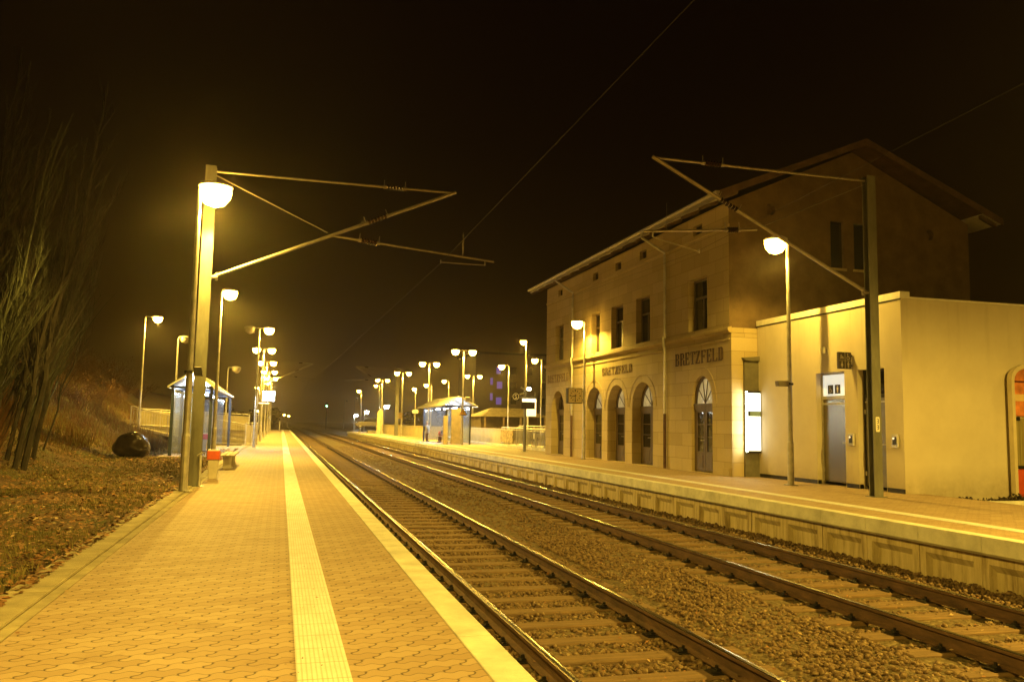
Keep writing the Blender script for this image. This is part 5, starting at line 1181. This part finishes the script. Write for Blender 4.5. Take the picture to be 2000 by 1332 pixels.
put_tree(1, -6.75, 25.6, 1.05, .1, 'thin bare trunk just left of the pale trunk on the left bank')
rr = random.Random(5)
for i in range(95):
    y = rr.uniform(16, 36); x = -.245*y - abs(rr.gauss(0, 2.8)) + .1; x = x if x < -5.3 else x-.8
    if x > -5.4: x = -5.4-rr.random()*2
    put_tree(rr.randrange(5), x, y, rr.uniform(.65, 1.15), rr.uniform(-.35, .35), 'thin bare tree leaning right in the dense thicket at the left edge')
# bushes
def bush(name, seed, h, n, leaves):
    rnd = random.Random(seed); t = bpy.data.objects.new(name, None); COL.objects.link(t); mb = MB(); tips = []
    for i in range(n):
        az = rnd.uniform(0, 2*pi); el = rnd.uniform(.7, 1.5); L = h*rnd.uniform(.6, 1.1); d = Vector((cos(az)*cos(el), sin(az)*cos(el), sin(el)))
        a = Vector((rnd.uniform(-.15, .15), rnd.uniform(-.15, .15), 0)); b = a+d*L*.5; c = a+d*L+Vector((cos(az)*.15*h, sin(az)*.15*h, -.05*h))
        mb.tube([a, b, c], [.013, .008, .003], 4)
        for _ in range(5):
            p = b.lerp(c, rnd.uniform(-.4, 1)); q = p+Vector((rnd.uniform(-.35, .35), rnd.uniform(-.35, .35), rnd.uniform(.1, .5)))*h*.35; mb.tube([p, q], [.006, .002], 3); tips += [p, q, p.lerp(q, .5)]
    mb.build('stems', twig_m, t)
    T = np.array([tuple(tips[rnd.randrange(len(tips))]) for _ in range(leaves)])+RNG.normal(0, .05, (leaves, 3))
    V, F = quads(T, RNG.uniform(.015, .035, leaves), 1.0); np_obj('leaves', V, F, [mat('russet_leaves', (.24, .115, .035), .85, 0, .5, 3, .1)], parent=t); return t
bp = [bush('bush', 21, 1.9, 34, 900), bush('bush', 22, 1.5, 30, 700), bush('bush', 23, 2.3, 36, 1000)]
bf = [True]*3
def put_bush(k, x, y, sc, label, group='russet bushes on the left bank'):
    if bf[k]: o = bp[k]; bf[k] = False
    else: o = copy_tree(bp[k])
    o.location = (x, y, hterr(x, y)-.05); o.rotation_euler = (0, 0, rr.uniform(0, 6)); o.scale = (sc, sc, sc*rr.uniform(.85, 1.1)); tag(o, label, 'bush', group)
put_bush(1, -7.0, 33.5, .55, 'small bare bush catching the light above and left of the boulder')
for i in range(52):
    y = rr.uniform(38, 75); x = -.10*y-rr.uniform(3.5, 13.5)
    put_bush(rr.randrange(3), x, y, rr.uniform(.8, 1.35), 'russet bush in the hedge like thicket along the top of the left bank')
# low weeds under the trees
n = 30000; wy = RNG.uniform(14, 40, n); wx = -.24*wy-1.0-RNG.random(n)*6; wx = np.minimum(wx, -4.9-RNG.random(n)*.6)
wz = np.array([hterr(a, b) for a, b in zip(wx, wy)]); hh = RNG.uniform(.2, 1.1, n)*(1+.4*np.sin(wx*3+wy)); a = RNG.uniform(0, 2*pi, n); w = .006
b0 = np.stack([wx-w, wy, wz-.02], -1); b1 = np.stack([wx+w, wy, wz-.02], -1); tp = np.stack([wx+hh*.5*np.cos(a), wy+hh*.5*np.sin(a), wz+hh], -1)
tag(np_obj('undergrowth', np.stack([b0, b1, tp], 1).reshape(-1, 3), np.arange(n*3).reshape(n, 3), [twig_m]), 'brown stalky undergrowth under the leaning trees', 'undergrowth', kind='stuff')
# distant dark wood beyond the line
def far_tree(x, y, h, seed):
    rnd = random.Random(seed); t = thing('far_tree', 'dark distant tree closing the view at the end of the line', 'tree', (x, y, -.6), 0, 'dark trees at the end of the line')
    mb = MB(); mb.tube([(0, 0, 0), (0, 0, h*.5)], [.18, .08], 6); mb.build('trunk', bark_dark, t)
    n = 500; u = RNG.normal(0, 1, (n, 3)); u /= np.linalg.norm(u, axis=1)[:, None]; rad = RNG.random(n)**.4
    P = u*rad[:, None]*np.array([h*.34, h*.34, h*.38])+np.array([0, 0, h*.6]); V, F = quads(P, RNG.uniform(.25, .6, n), 1.0)
    np_obj('crown', V, F, [mat('dark_foliage', (.045, .04, .018), .9, 0, .4, .5, .1)], parent=t)
for i in range(22):
    x = -28+i*3.6+rr.uniform(-1, 1)
    if 1 < x < 9: continue
    far_tree(x+(i*2 if i > 10 else 0), rr.uniform(225, 260), rr.uniform(4, 7), 100+i)

# ================================================================== NIGHT MIST
mb = MB(); mb.box(-890, 890, -58, 1990, -1.9, 60)
hz = mb.build('haze', None or mat('unused_surface', (1, 1, 1), 1, 0, .1, 1, 0)); hz.data.materials.clear()
m = bpy.data.materials.new('night_mist'); m.use_nodes = True; nt = m.node_tree; nt.nodes.clear()
o = nt.nodes.new('ShaderNodeOutputMaterial'); v = nt.nodes.new('ShaderNodeVolumePrincipled')
v.inputs['Color'].default_value = (.92, .80, .66, 1); v.inputs['Density'].default_value = .0008; v.inputs['Anisotropy'].default_value = .84
nt.links.new(v.outputs[0], o.inputs['Volume']); hz.data.materials.append(m); tag(hz, kind='stuff'); tag(hz, 'thin night mist hanging over the whole station', 'haze')
hz.display_type = 'WIRE'
